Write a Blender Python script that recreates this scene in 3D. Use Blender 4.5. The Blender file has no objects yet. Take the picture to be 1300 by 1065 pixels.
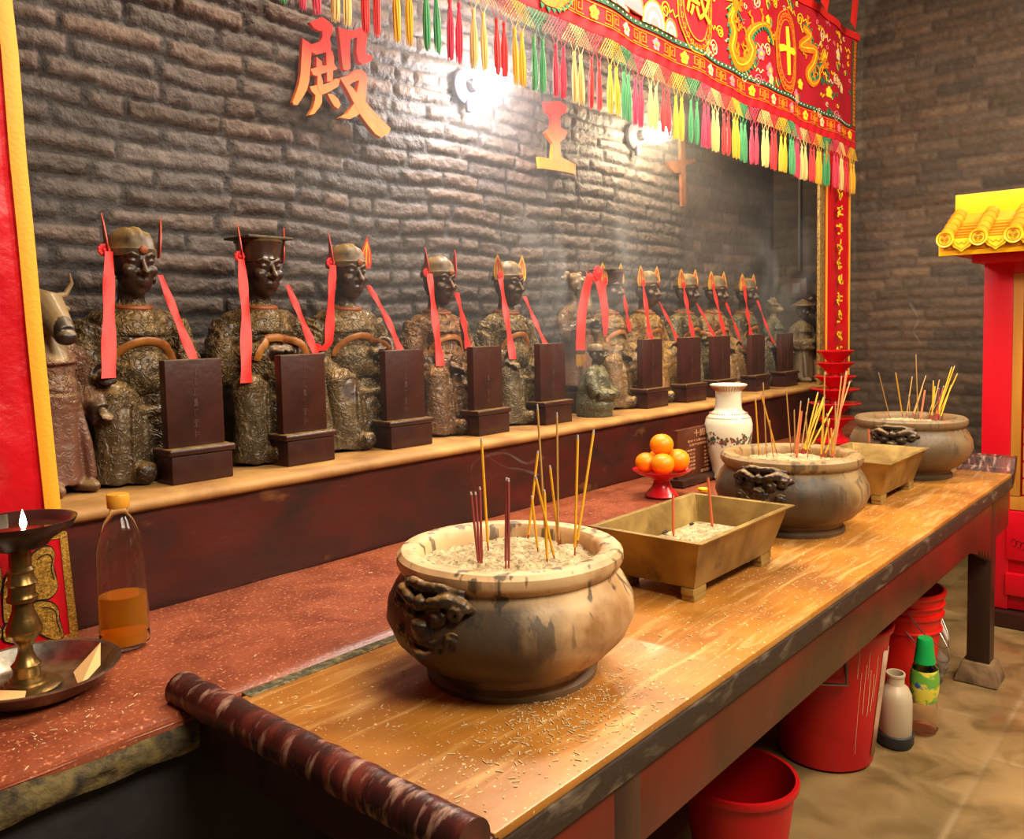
import bpy, bmesh, math, random
import numpy as np
from mathutils import Vector, Matrix
from mathutils.bvhtree import BVHTree
random.seed(7); RNG = np.random.RandomState(11)
PI = math.pi
sc = bpy.context.scene
COL = sc.collection

# ------------------------------------------------------------------ camera, view, world, large lights
YAW, PITCH, ROLL, FPX = math.radians(49.0527), math.radians(3.7901), math.radians(-1.16896), 1068.7
CAM = np.array([0, 0, 1.55])
def _axes():
    cy, sy, cp, sp, cr, sr = math.cos(YAW), math.sin(YAW), math.cos(PITCH), math.sin(PITCH), math.cos(ROLL), math.sin(ROLL)
    f = np.array([sy*cp, cy*cp, -sp]); r = np.array([cy, -sy, 0]); u = np.cross(r, f)
    return np.array([cr*r+sr*u, -sr*r+cr*u, -f])
AX = _axes()
cd = bpy.data.cameras.new('camera'); cam = bpy.data.objects.new('camera', cd); COL.objects.link(cam)
mw = Matrix.Identity(4)
for i in range(3):
    for j in range(3): mw[j][i] = AX[i][j]
mw.translation = Vector(CAM); cam.matrix_world = mw
cd.sensor_width = 36; cd.lens = FPX/1300*36; cd.shift_y = -45/1300; cd.clip_start = .02
sc.camera = cam
def _ray(x, y): return AX.T @ np.array([(x-650)/FPX, -(y-487.5)/FPX, -1])
def onz(x, y, z):
    d = _ray(x, y); t = (z-CAM[2])/d[2]; return Vector(CAM+t*d)
def ony(x, y, Y):
    d = _ray(x, y); t = (Y-CAM[1])/d[1]; return Vector(CAM+t*d)
def onx(x, y, X):
    d = _ray(x, y); t = (X-CAM[0])/d[0]; return Vector(CAM+t*d)

sc.view_settings.view_transform = 'Standard'; sc.view_settings.look = 'None'
sc.view_settings.gamma = 1; sc.view_settings.use_curve_mapping = False
sc.view_settings.exposure = 0.12
sc.cycles.use_denoising = True
sc.cycles.max_bounces = 8; sc.cycles.transparent_max_bounces = 12
sc.cycles.sample_clamp_indirect = 4
w = bpy.data.worlds.new('world'); sc.world = w; w.use_nodes = True
w.node_tree.nodes['Background'].inputs[0].default_value = (.55, .42, .3, 1)
w.node_tree.nodes['Background'].inputs[1].default_value = .28
def area(name, loc, target, size, power, col):
    l = bpy.data.lights.new(name, 'AREA'); l.shape = 'RECTANGLE'; l.size, l.size_y = size; l.energy = power; l.color = col
    o = bpy.data.objects.new(name, l); COL.objects.link(o); o.location = loc
    o.rotation_euler = (Vector(target)-Vector(loc)).to_track_quat('-Z', 'Y').to_euler(); return o
WARM = (1, .87, .68)
area('hall_fill', (1.2, -.9, 3.5), (1.9, 1.6, .9), (1.6, .9), 140, WARM)  # pair of unseen area lights added overhead as warm fill from the camera side
area('hall_fill', (4.0, -.9, 3.6), (4.0, 1.4, .9), (1.6, .9), 140, WARM)
area('ceiling_fill', (2.9, 1.75, 3.9), (2.6, 1.2, 0), (2.2, .3), 150, (1, .84, .60))  # unseen overhead strip light, added to throw the censer shadows forward

# ------------------------------------------------------------------ materials
MATS = {}
def mat(name, col, rough=.6, metal=0., col2=None, scale=8., detail=6., lo=.35, hi=.65, bump=0., bscale=None, bdist=.01,
        trans=0., emit=None, estr=1., ior=1.45, spec=.5, attr=None, dust=None, dustlo=.3, dusthi=.95, col3=None, scale3=30., lo3=.55, hi3=.7,
        coat=0., sheen=0., stretch=None, alpha=1., sss=0.):
    m = bpy.data.materials.new(name); m.use_nodes = True; nt = m.node_tree; N = nt.nodes; L = nt.links
    b = N['Principled BSDF']
    def val(c): return (*c, 1) if len(c) == 3 else c
    b.inputs['Base Color'].default_value = val(col); b.inputs['Roughness'].default_value = rough
    b.inputs['Metallic'].default_value = metal; b.inputs['IOR'].default_value = ior
    b.inputs['Transmission Weight'].default_value = trans; b.inputs['Specular IOR Level'].default_value = spec
    b.inputs['Coat Weight'].default_value = coat; b.inputs['Coat Roughness'].default_value = .15
    b.inputs['Sheen Weight'].default_value = sheen; b.inputs['Alpha'].default_value = alpha
    if sss: b.inputs['Subsurface Weight'].default_value = sss; b.inputs['Subsurface Scale'].default_value = .01
    if emit: b.inputs['Emission Color'].default_value = val(emit); b.inputs['Emission Strength'].default_value = estr
    tc = N.new('ShaderNodeTexCoord'); src = tc.outputs['Object']
    if stretch:
        mp = N.new('ShaderNodeMapping'); mp.inputs['Scale'].default_value = stretch; L.new(src, mp.inputs[0]); src = mp.outputs[0]
    def noise(s, d=detail, dist=0.):
        n = N.new('ShaderNodeTexNoise'); n.inputs['Scale'].default_value = s; n.inputs['Detail'].default_value = d
        n.inputs['Distortion'].default_value = dist; L.new(src, n.inputs['Vector']); return n.outputs[0]
    def ramp(o, a, c):
        r = N.new('ShaderNodeMapRange'); r.inputs[1].default_value = a; r.inputs[2].default_value = c; L.new(o, r.inputs[0]); return r.outputs[0]
    def mix(f, a, c, mode='MIX'):
        x = N.new('ShaderNodeMix'); x.data_type = 'RGBA'; x.blend_type = mode
        if hasattr(f, 'links') or not isinstance(f, (int, float)): L.new(f, x.inputs[0])
        else: x.inputs[0].default_value = f
        for v, i in ((a, 6), (c, 7)):
            if isinstance(v, tuple): x.inputs[i].default_value = val(v)
            else: L.new(v, x.inputs[i])
        return x.outputs[2]
    cur = val(col)
    if attr:
        at = N.new('ShaderNodeAttribute'); at.attribute_name = attr; cur = at.outputs['Color']
    if col2: cur = mix(ramp(noise(scale, dist=.6), lo, hi), cur, val(col2))
    if col3: cur = mix(ramp(noise(scale3), lo3, hi3), cur, val(col3))
    if dust:
        g = N.new('ShaderNodeNewGeometry'); s = N.new('ShaderNodeSeparateXYZ'); L.new(g.outputs['Normal'], s.inputs[0])
        f = ramp(s.outputs[2], dustlo, dusthi); mm = N.new('ShaderNodeMath'); mm.operation = 'MULTIPLY'; L.new(f, mm.inputs[0])
        L.new(ramp(noise(22), .3, .6), mm.inputs[1]); cur = mix(mm.outputs[0], cur, val(dust))
    if not isinstance(cur, tuple): L.new(cur, b.inputs['Base Color'])
    if bump:
        bp = N.new('ShaderNodeBump'); bp.inputs['Strength'].default_value = bump; bp.inputs['Distance'].default_value = bdist
        L.new(noise(bscale or scale*3, 8), bp.inputs['Height']); L.new(bp.outputs[0], b.inputs['Normal'])
    m['x'] = 0
    MATS[name] = m
    return m
def H(s):  # sRGB hex to linear
    v = [int(s[i:i+2], 16)/255 for i in (0, 2, 4)]
    return tuple(x/12.92 if x <= .04045 else ((x+.055)/1.055)**2.4 for x in v)

M_brick = mat('sooty_brick', H('6a5f56'), .62, attr='tint', bump=.9, bscale=60, bdist=.008, col2=H('3a332e'), scale=2.2, lo=.52, hi=.75, spec=.45)
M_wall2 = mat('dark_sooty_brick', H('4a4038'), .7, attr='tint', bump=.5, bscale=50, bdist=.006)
M_plaster = mat('soot_plaster', H('4a4540'), .8, col2=H('352f2b'), scale=3)
M_floor = mat('stone_floor', H('6e5a42'), .4, attr='tint', bump=.3, bscale=35, bdist=.004, col2=H('68522f'), scale=5, lo=.45, hi=.7, col3=H('8a4a22'), scale3=4, lo3=.62, hi3=.75)
M_maroon = mat('smoky_maroon_paint', H('4c1a14'), .40, col2=H('2b1a15'), scale=3.2, lo=.38, hi=.68, bump=.35, bscale=9, bdist=.01, col3=H('8a5a2c'), scale3=5, lo3=.66, hi3=.82, stretch=(1, 1, 2.2))
M_ledgetop = mat('yellowed_plaster', H('b28448'), .65, col2=H('8d6232'), scale=5, bump=.3, bscale=30, col3=H('6a4322'), scale3=3, lo3=.6, hi3=.75)
M_counter = mat('red_stone_counter', H('8f4a30'), .34, col2=H('743622'), scale=9, lo=.4, hi=.65, bump=.3, bscale=110, bdist=.003, col3=H('bd7450'), scale3=120, lo3=.58, hi3=.68)
M_blackstone = mat('dark_masonry', H('26201f'), .8, col2=H('151217'), scale=6, bump=.5, bscale=18)
M_grime = mat('grimy_gold_crust', H('6b5a32'), .8, col2=H('2a221a'), scale=30, bump=.6, bscale=60)
M_darkwood = mat('dark_lacquer_wood', H('2c1a14'), .38, col2=H('3d2419'), scale=9, bump=.15, bscale=30, stretch=(1, 1, .25))
M_apron = mat('maroon_lacquer', H('5a2416'), .38, col2=H('3a2010'), scale=3.5, lo=.35, hi=.6, bump=.15, bscale=20, col3=H('7a1c16'), scale3=1.3, lo3=.5, hi3=.7)
M_mould = mat('scuffed_dark_edge', H('33261c'), .55, col2=H('6b5b48'), scale=26, lo=.55, hi=.72, bump=.5, bscale=50, stretch=(.35, 1, 1))
M_groove = mat('ash_filled_groove', H('4f4a34'), .85, col2=H('8a7c56'), scale=40, lo=.45, hi=.65, bump=.8, bscale=90)
M_roll = mat('worn_maroon_roll', H('361a17'), .34, col2=H('6a2e24'), scale=16, lo=.45, hi=.68, bump=.55, bscale=30, bdist=.008, col3=H('a07c6a'), scale3=34, lo3=.54, hi3=.68, stretch=(.5, 1.3, .5))
M_tablet = mat('tablet_wood', H('2e1512'), .36, col2=H('3f1d16'), scale=7, bump=.12, bscale=40, dust=H('8a6a3c'), dustlo=.7, dusthi=1)
M_glyph = mat('carved_tablet_text', H('4c3026'), .5)
M_gold = mat('gold_paint', H('e0a52a'), .42, .35, col2=H('b97c14'), scale=14)
M_yellow = mat('yellow_satin', H('f0a61a'), .5, sheen=.3, bump=.15, bscale=120)
M_redsatin = mat('red_satin', H('cb061a'), .36, bump=.6, bscale=6, bdist=.03)
M_bannerred = mat('crimson_embroidered_cloth', H('ab0a1e'), .65, bump=.35, bscale=9, bdist=.02)
M_bandred = mat('bright_red_band', H('c80d1e'), .65, bump=.3, bscale=14, bdist=.02)
M_embgold = mat('gold_thread', H('e89a1c'), .45, .2, bump=.5, bscale=260, bdist=.002)
M_emborange = mat('orange_thread', H('e2680e'), .5, .1, col2=H('ea9018'), scale=60, bump=.5, bscale=260, bdist=.002)
M_embgreen = mat('green_thread', H('1f7d55'), .55); M_embcream = mat('cream_thread', H('f4dba0'), .55)
M_embpink = mat('pink_thread', H('ee7f86'), .55); M_trimgreen = mat('green_trim', H('2c5a38'), .6)
M_pearl = mat('pearl_stud', H('f4efe0'), .25); M_embyel = mat('yellow_thread', H('ffd92e'), .5)
M_black = mat('black_thread', H('1c0f0c'), .7)
M_ribbon = mat('red_silk_ribbon', H('dc2620'), .45, bump=.12, bscale=200)
M_stone1 = mat('stained_censer_stone', H('b98f5c'), .36, spec=.5)
M_ash = mat('incense_ash', H('c9b48c'), .95, col2=H('9a8560'), scale=40, bump=1., bscale=110, bdist=.01, col3=H('6a5638'), scale3=130, lo3=.58, hi3=.66)
M_lion = mat('sooted_lion_stone', H('403022'), .4, col2=H('1f1712'), scale=14, lo=.35, hi=.6, bump=.3, bscale=60, dust=H('957244'), dustlo=.35, dusthi=.9)
M_pan = mat('brassy_pan_metal', H('a68a4c'), .42, .45, col2=H('7a5f30'), scale=7, bump=.3, bscale=16, col3=H('5a452a'), scale3=11, lo3=.62, hi3=.75)
M_stickY = mat('yellow_incense', H('dba21c'), .7); M_stickR = mat('red_stick_base', H('9a2a1c'), .7)
M_stickT = mat('tan_incense', H('b58a4a'), .8); M_stickP = mat('maroon_incense', H('8a3a34'), .8); M_tip = mat('ash_tip', H('a8a098'), .9)
M_brass = mat('aged_brass', H('8a6c3a'), .3, .85, col2=H('5a4526'), scale=12, bump=.15, bscale=30)
M_dbrass = mat('blackened_brass', H('3a2a26'), .3, .6, col2=H('241a1a'), scale=8)
M_steel = mat('scratched_steel', H('b8b0a4'), .36, 1., col2=H('7d766c'), scale=20, bump=.08, bscale=80)
M_paper = mat('tan_paper', H('d3a66c'), .8, bump=.2, bscale=12)
M_glass = mat('clear_plastic', (1, .97, .93), .03, trans=1., ior=1.25)
M_oil = mat('amber_oil', H('ffb01c'), .03, trans=.72, ior=1.2)
M_capyel = mat('yellow_cap', H('d9962c'), .35)
M_porc = mat('white_porcelain', H('e2dcc0'), .12, coat=.4); M_porcblue = mat('painted_figures', H('4a5566'), .3, col2=H('8a4030'), scale=60, lo=.5, hi=.56, col3=H('3e5a34'), scale3=50, lo3=.5, hi3=.56)
M_porcred = mat('red_porcelain_pattern', H('b0603a'), .3)
M_plaque = mat('brown_plaque', H('5c2c1a'), .35, col2=H('48200f'), scale=5); M_plaquetext = mat('incised_pale_text', H('c08a60'), .6)
M_orange = mat('orange_peel', H('f58a08'), .38, bump=.25, bscale=170, bdist=.002, sss=.1); M_stem = mat('orange_stem', H('4d5a1c'), .7)
M_redplastic = mat('red_plastic', H('c8101a'), .3, coat=.3); M_bucket = mat('bucket_plastic', H('c00d12'), .4, col2=H('a00a0e'), scale=3)
M_bucket2 = mat('bright_bucket_plastic', H('d6160f'), .35); M_wire = mat('galvanised_wire', H('8f8b84'), .35, .9); M_label = mat('paper_label', H('c9a888'), .7, col2=H('a98064'), scale=12)
M_jug = mat('milky_plastic', H('d5c3a0'), .4, trans=.25, sss=.2); M_jugbase = mat('charcoal_rubber', H('2a2c2b'), .6)
M_green = mat('green_cap_plastic', H('10a04a'), .35); M_labelgreen = mat('green_label', H('6aa83c'), .5, col2=H('e0d048'), scale=14, lo=.5, hi=.55, col3=H('2c55a0'), scale3=12, lo3=.62, hi3=.64)
M_cloth = mat('white_cotton', H('d8d0c0'), .9); M_greycloth = mat('grey_rag', H('6a5a48'), .9, bump=.5, bscale=30)
M_padstone = mat('sandstone_block', H('8b6f4c'), .8, col2=H('5a432a'), scale=9, bump=.5, bscale=30)
M_cabred = mat('signal_red_paint', H('d00a1e'), .38); M_cabgold = mat('golden_wood', H('c98a34'), .45, col2=H('b27326'), scale=3, stretch=(3, 3, .5))
M_tile = mat('ochre_glazed_tile', H('d98a1e'), .35, col2=H('c47716'), scale=12, bump=.15, bscale=20); M_roofyel = mat('yellow_roof_board', H('f2b705'), .4)
M_tilecap = mat('yellow_tile_cap', H('f0c022'), .35); M_pipe = mat('grey_conduit', H('6b625a'), .5)
M_fix = mat('lamp_fixture', H('3a3540'), .5); M_bead = mat('old_couplet_frame', H('6a5230'), .5, .3, col2=H('b08c4a'), scale=60)
M_face = mat('blackened_face_lacquer', H('2a1712'), .27, col2=H('3c2419'), scale=10, coat=.3)
M_capb = mat('bronzed_cap', H('5f4a2c'), .45, col2=H('33251a'), scale=16, dust=H('9a7c48'))
M_belt = mat('ochre_belt', H('a86a2a'), .45, col2=H('7a4018'), scale=18)
M_collar = mat('orange_brown_collar', H('8a4420'), .5)
M_leafR = mat('red_gilt_leaf', H('b83220'), .4, .2); M_leafY = mat('gilt_leaf', H('d9a93c'), .38, .4, col2=H('a87a24'), scale=20)
M_rose = mat('red_rosette', H('d81c20'), .5)
M_ox = mat('pale_bone_paint', H('8f7550'), .5, col2=H('6a5236'), scale=8, bump=.2, bscale=20)
M_debris = mat('ash_flakes', H('cdb88e'), .95)
def tassel_mat(n, h): return mat(n, H(h), .6, sheen=.5, bump=.8, bscale=90, bdist=.004, stretch=(3, 3, .08))
TASS = [tassel_mat('cream_tassel', 'ecc878'), tassel_mat('pink_tassel', 'e22850'), tassel_mat('green_tassel', '3a9a5a'), tassel_mat('yellow_tassel', 'f0b800'), tassel_mat('red_tassel', 'e01a1e')]

# ------------------------------------------------------------------ mesh helpers
def obj_from(name, me, parent=None, loc=None):
    o = bpy.data.objects.new(name, me); COL.objects.link(o)
    if parent: o.parent = parent
    if loc is not None: o.location = loc
    return o
class MB:
    def __init__(s): s.v = []; s.f = []; s.m = []; s.mi = 0
    def add(s, vs, fs):
        n = len(s.v); s.v += [tuple(v) for v in vs]; s.f += [tuple(i+n for i in f) for f in fs]; s.m += [s.mi]*len(fs); return s
    def box(s, a, b):
        (x0, y0, z0), (x1, y1, z1) = a, b
        return s.add([(x0,y0,z0),(x1,y0,z0),(x1,y1,z0),(x0,y1,z0),(x0,y0,z1),(x1,y0,z1),(x1,y1,z1),(x0,y1,z1)],
                     [(3,2,1,0),(4,5,6,7),(0,1,5,4),(1,2,6,5),(2,3,7,6),(3,0,4,7)])
    def frustum(s, a, b, c, d, z0, z1):   # rect half sizes (a,b) at z0 -> (c,d) at z1, centred
        return s.add([(-a,-b,z0),(a,-b,z0),(a,b,z0),(-a,b,z0),(-c,-d,z1),(c,-d,z1),(c,d,z1),(-c,d,z1)],
                     [(3,2,1,0),(4,5,6,7),(0,1,5,4),(1,2,6,5),(2,3,7,6),(3,0,4,7)])
    def lathe(s, prof, n=48, c=(0,0,0), ax=None, sx=1., sy=1.):
        vs = []; fs = []; k = len(prof)
        for i in range(n):
            a = 2*PI*i/n
            for r, z in prof: vs.append(Vector((r*math.cos(a)*sx, r*math.sin(a)*sy, z)))
        if ax is not None:
            q = Vector((0,0,1)).rotation_difference(Vector(ax)); vs = [q @ v for v in vs]
        c = Vector(c); vs = [v+c for v in vs]
        for i in range(n):
            j = (i+1) % n
            for t in range(k-1): fs.append((i*k+t, j*k+t, j*k+t+1, i*k+t+1))
        if prof[0][0] > 1e-6: fs.append(tuple(i*k for i in reversed(range(n))))
        if prof[-1][0] > 1e-6: fs.append(tuple(i*k+k-1 for i in range(n)))
        return s.add(vs, fs)
    def tube(s, pts, rad, n=8, flat=1., up=None):
        pts = [Vector(p) for p in pts]; k = len(pts)
        if not hasattr(rad, '__len__'): rad = [rad]*k
        vs = []; fs = []; prev = None
        for i, p in enumerate(pts):
            t = (pts[min(i+1, k-1)]-pts[max(i-1, 0)]).normalized()
            if prev is None:
                a = Vector(up) if up else (Vector((0,0,1)) if abs(t.z) < .9 else Vector((1,0,0)))
                prev = a
            x = (prev-t*prev.dot(t)).normalized(); y = t.cross(x); prev = x
            for j in range(n):
                an = 2*PI*j/n; vs.append(p+x*math.cos(an)*rad[i]*flat+y*math.sin(an)*rad[i])
        for i in range(k-1):
            for j in range(n): fs.append((i*n+j, i*n+(j+1) % n, (i+1)*n+(j+1) % n, (i+1)*n+j))
        fs.append(tuple(reversed(range(n)))); fs.append(tuple((k-1)*n+j for j in range(n)))
        return s.add(vs, fs)
    def ell(s, c, r, n=16, rot=None):
        vs = []; fs = []; m = n//2; c = Vector(c)
        R = Matrix.Identity(3) if rot is None else rot
        for i in range(1, m):
            th = PI*i/m
            for j in range(n):
                a = 2*PI*j/n; vs.append(c+R @ Vector((r[0]*math.sin(th)*math.cos(a), r[1]*math.sin(th)*math.sin(a), r[2]*math.cos(th))))
        top = len(vs); vs.append(c+R @ Vector((0,0,r[2]))); vs.append(c-R @ Vector((0,0,r[2])))
        for i in range(m-2):
            for j in range(n): fs.append((i*n+j, (i+1)*n+j, (i+1)*n+(j+1) % n, i*n+(j+1) % n))
        for j in range(n):
            fs.append((top, j, (j+1) % n)); fs.append((top+1, (m-2)*n+(j+1) % n, (m-2)*n+j))
        return s.add(vs, fs)
    def cap(s, a, b, ra, rb, n=14):     # rounded tapered capsule
        a, b = Vector(a), Vector(b); s.tube([a, b], [ra, rb], n); s.ell(a, (ra*.995,)*3, n); s.ell(b, (rb*.995,)*3, n); return s
    def prism(s, poly, fr, d0, d1):     # poly of 2D points; fr maps (u,v,d) to 3D
        n = len(poly)
        vs = [fr(u, v, d0) for u, v in poly]+[fr(u, v, d1) for u, v in poly]
        return s.add(vs, [tuple(reversed(range(n))), tuple(range(n, 2*n))]+[(i, (i+1) % n, n+(i+1) % n, n+i) for i in range(n)])
    def strip(s, pts, w, fr, d0, d1, closed=False):   # flat strip along 2D path
        P = [Vector(p) for p in pts]; n = len(P); A = []; B = []
        for i in range(n):
            if closed: t = P[(i+1) % n]-P[i-1]
            else: t = P[min(i+1, n-1)]-P[max(i-1, 0)]
            if t.length < 1e-9: t = Vector((1, 0))
            t.normalize(); q = Vector((-t.y, t.x)); ww = w[i] if hasattr(w, '__len__') else w
            A.append(P[i]+q*ww/2); B.append(P[i]-q*ww/2)
        vs = []
        for a, b in zip(A, B): vs += [fr(a.x, a.y, d0), fr(b.x, b.y, d0), fr(a.x, a.y, d1), fr(b.x, b.y, d1)]
        fs = []
        rng = range(n if closed else n-1)
        for i in rng:
            j = (i+1) % n
            for p, q in ((0, 1), (1, 3), (3, 2), (2, 0)): fs.append((4*i+p, 4*i+q, 4*j+q, 4*j+p))
        if not closed: fs += [(0, 2, 3, 1), (4*n-4, 4*n-3, 4*n-1, 4*n-2)]
        return s.add(vs, fs)
    def build(s, name, mats, parent=None, loc=None, smooth=True, bevel=0., seg=2, sub=0, angle=38, recalc=True):
        me = bpy.data.meshes.new(name); me.from_pydata(s.v, [], s.f)
        if not isinstance(mats, (list, tuple)): mats = [mats]
        for m in mats: me.materials.append(m)
        if len(mats) > 1: me.polygons.foreach_set('material_index', s.m)
        if recalc or bevel:
            bm = bmesh.new(); bm.from_mesh(me); bmesh.ops.remove_doubles(bm, verts=bm.verts, dist=1e-6)
            bmesh.ops.recalc_face_normals(bm, faces=bm.faces)
            if bevel:
                es = [e for e in bm.edges if len(e.link_faces) == 2 and e.calc_face_angle(0) > math.radians(30)]
                bmesh.ops.bevel(bm, geom=es, offset=bevel, segments=seg, affect='EDGES', profile=.6, clamp_overlap=True)
            bm.to_mesh(me); bm.free()
        if smooth:
            me.polygons.foreach_set('use_smooth', [True]*len(me.polygons))
            me.set_sharp_from_angle(angle=math.radians(angle))
        me.update()
        o = obj_from(name, me, parent, loc)
        if sub:
            md = o.modifiers.new('s', 'SUBSURF'); md.levels = md.render_levels = sub
        return o
def tag(o, label, cat, group=None, kind=None):
    o['label'] = label; o['category'] = cat
    if group: o['group'] = group
    if kind: o['kind'] = kind
    return o
def thing(name, label, cat, loc=(0,0,0), rz=0, group=None):
    o = bpy.data.objects.new(name, None); COL.objects.link(o); o.location = loc; o.rotation_euler = (0, 0, rz); o.empty_display_size = .05
    return tag(o, label, cat, group)
def struct(o): o['kind'] = 'structure'; return o
def copy_tree(o, parent=None):
    c = o.copy(); COL.objects.link(c); c.parent = parent
    for ch in list(o.children): copy_tree(ch, c)
    return c
def box(name, a, b, m, parent=None, bevel=.003, **k):
    c = Vector([(a[i]+b[i])/2 for i in range(3)]); c.z = min(a[2], b[2])
    a2, b2 = Vector(a)-c, Vector(b)-c
    return MB().box(a2, b2).build(name, m, parent, c, bevel=bevel, **k)

# value noise (numpy) -------------------------------------------------
_T = RNG.rand(64, 64, 64)
def vnoise(p):
    p = np.asarray(p, float); i = np.floor(p).astype(int); f = p-i; f = f*f*(3-2*f); r = 0
    for dx in (0, 1):
        for dy in (0, 1):
            for dz in (0, 1):
                wgt = (f[:,0] if dx else 1-f[:,0])*(f[:,1] if dy else 1-f[:,1])*(f[:,2] if dz else 1-f[:,2])
                r = r+wgt*_T[(i[:,0]+dx) % 64, (i[:,1]+dy) % 64, (i[:,2]+dz) % 64]
    return r
def fbm(p, o=4):
    p = np.asarray(p, float); r = 0; a = .5; t = 0
    for k in range(o): r = r+a*vnoise(p*2**k+k*7.3); t += a; a *= .5
    return r/t
def set_tint(me, rgb):
    ca = me.color_attributes.new('tint', 'FLOAT_COLOR', 'POINT')
    a = np.ones((len(rgb), 4)); a[:, :3] = rgb; ca.data.foreach_set('color', a.ravel().astype(np.float32))
def grid_mesh(name, P, nu, nv, m, tint=None, loc=None):
    me = bpy.data.meshes.new(name); me.vertices.add(nu*nv); me.vertices.foreach_set('co', P.ravel().astype(np.float32))
    i, j = np.meshgrid(np.arange(nu-1), np.arange(nv-1), indexing='ij'); a = (i*nv+j).ravel()
    q = np.stack([a, a+nv, a+nv+1, a+1], 1).ravel(); nf = len(a)
    me.loops.add(nf*4); me.loops.foreach_set('vertex_index', q.astype(np.int32)); me.polygons.add(nf)
    me.polygons.foreach_set('loop_start', (np.arange(nf)*4).astype(np.int32)); me.polygons.foreach_set('use_smooth', [True]*nf)
    me.update(calc_edges=True); me.validate(); me.materials.append(m)
    if tint is not None: set_tint(me, tint)
    return obj_from(name, me, None, loc)

# ------------------------------------------------------------------ the room
YB, XR = 2.68, 6.12          # back wall, right wall
LZ, CZ = 1.14, .85           # ledge top, counter and table height
def brick_field(u, v, seed, courses=.07, blen=.27):
    """height (m) and tint of rough brickwork at points u,v"""
    rs = np.random.RandomState(seed); n = len(u)
    wob = (fbm(np.stack([u*2.2, v*2.2, np.full(n, seed)], 1), 3)-.5)
    vv = v+wob*.055; row = np.floor(vv/courses).astype(int); fv = vv/courses-row
    nr = row.max()-row.min()+1; row -= row.min(); off = rs.rand(nr)*blen
    H_ = np.zeros(n); edge = np.zeros(n); bid = np.zeros(n, int); umin, umax = u.min()-1, u.max()+1
    for r in range(nr):
        k = row == r
        if not k.any(): continue
        ls = []; x = umin-off[r]
        while x < umax:
            ls.append(x); x += blen*rs.choice([.45, .8, 1., 1.15, 1.3])*(.9+.2*rs.rand())
        ls = np.array(ls); uu = u[k]+(fbm(np.stack([u[k]*9, v[k]*9, np.full(k.sum(), 3.)], 1), 2)-.5)*.02
        idx = np.searchsorted(ls, uu)-1; idx = np.clip(idx, 0, len(ls)-2)
        d = np.minimum(uu-ls[idx], ls[idx+1]-uu); dv = np.minimum(fv[k], 1-fv[k])*courses
        edge[k] = np.minimum(d, dv); bid[k] = idx*131+r*17
    rough = fbm(np.stack([u*14, v*14, np.full(n, seed+.5)], 1), 4)
    fine = fbm(np.stack([u*55, v*55, np.full(n, seed+5.5)], 1), 3)
    mort = .011+.022*(rough-.42)*2
    t = np.clip((edge-mort*.35)/np.maximum(mort, .004), 0, 1); t = t*t*(3-2*t)
    rb = RNG.rand(4096)[bid % 4096]; rb2 = RNG.rand(4096)[(bid*7+3) % 4096]
    h = t*(.007+.009*rb)+(rough-.5)*.026+(fine-.5)*.012+(fbm(np.stack([u*26, v*30, np.full(n, seed+8.5)], 1), 2)-.5)*.010
    return h, t, rb, rb2, rough, fine
def wall_grid(name, u0, u1, v0, v1, step, seed, fmap, m, base, base2, mortc, relief):
    nu, nv = int((u1-u0)/step)+1, int((v1-v0)/step)+1
    U, V = np.meshgrid(np.linspace(u0, u1, nu), np.linspace(v0, v1, nv), indexing='ij'); u, v = U.ravel(), V.ravel()
    h, t, rb, rb2, rough, fine = brick_field(u, v, seed)
    rel = relief(u); h = h*rel
    c = np.array(base)[None]*(1-rb[:, None])+np.array(base2)[None]*rb[:, None]
    c = c*(.62+.7*rb2[:, None])*(.45+1.1*fine[:, None])*(.6+.8*rough[:, None])
    tt = (1-(1-t)*np.clip(rel, 0, 1))[:, None]
    c = c*tt+np.array(mortc)[None]*(1-tt)
    return grid_mesh(name, fmap(u, v, h), nu, nv, m, np.clip(c, 0, 1))
wb = wall_grid('wall_back', 0., XR, 1.1, 3.95, .0095, 3, lambda u, v, h: np.stack([u, YB-h, v], 1), M_brick,
               H('554d4a'), H('604f45'), H('312c2b'), lambda u: np.where(u < 4.75, 1., .28))
struct(wb)
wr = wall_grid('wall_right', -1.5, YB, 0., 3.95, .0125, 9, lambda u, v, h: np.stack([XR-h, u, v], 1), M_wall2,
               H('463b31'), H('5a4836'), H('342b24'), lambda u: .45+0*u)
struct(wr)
struct(box('wall_left', (-1.35, -1.6, 0), (-1.2, 2.9, 4), M_plaster, bevel=0))
struct(box('wall_front', (-1.35, -1.75, 0), (6.4, -1.6, 4), M_plaster, bevel=0))
struct(box('wall_back_lower', (-1.35, YB+.005, 0), (6.4, YB+.2, 4), M_plaster, bevel=0)).name = 'wall_rear'
struct(box('wall_right_outer', (XR+.005, -1.75, 0), (XR+.2, 2.9, 4), M_plaster, bevel=0)).name = 'wall_side'
struct(box('ceiling', (-1.35, -1.75, 4), (6.4, 2.9, 4.15), M_plaster, bevel=0))
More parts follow.
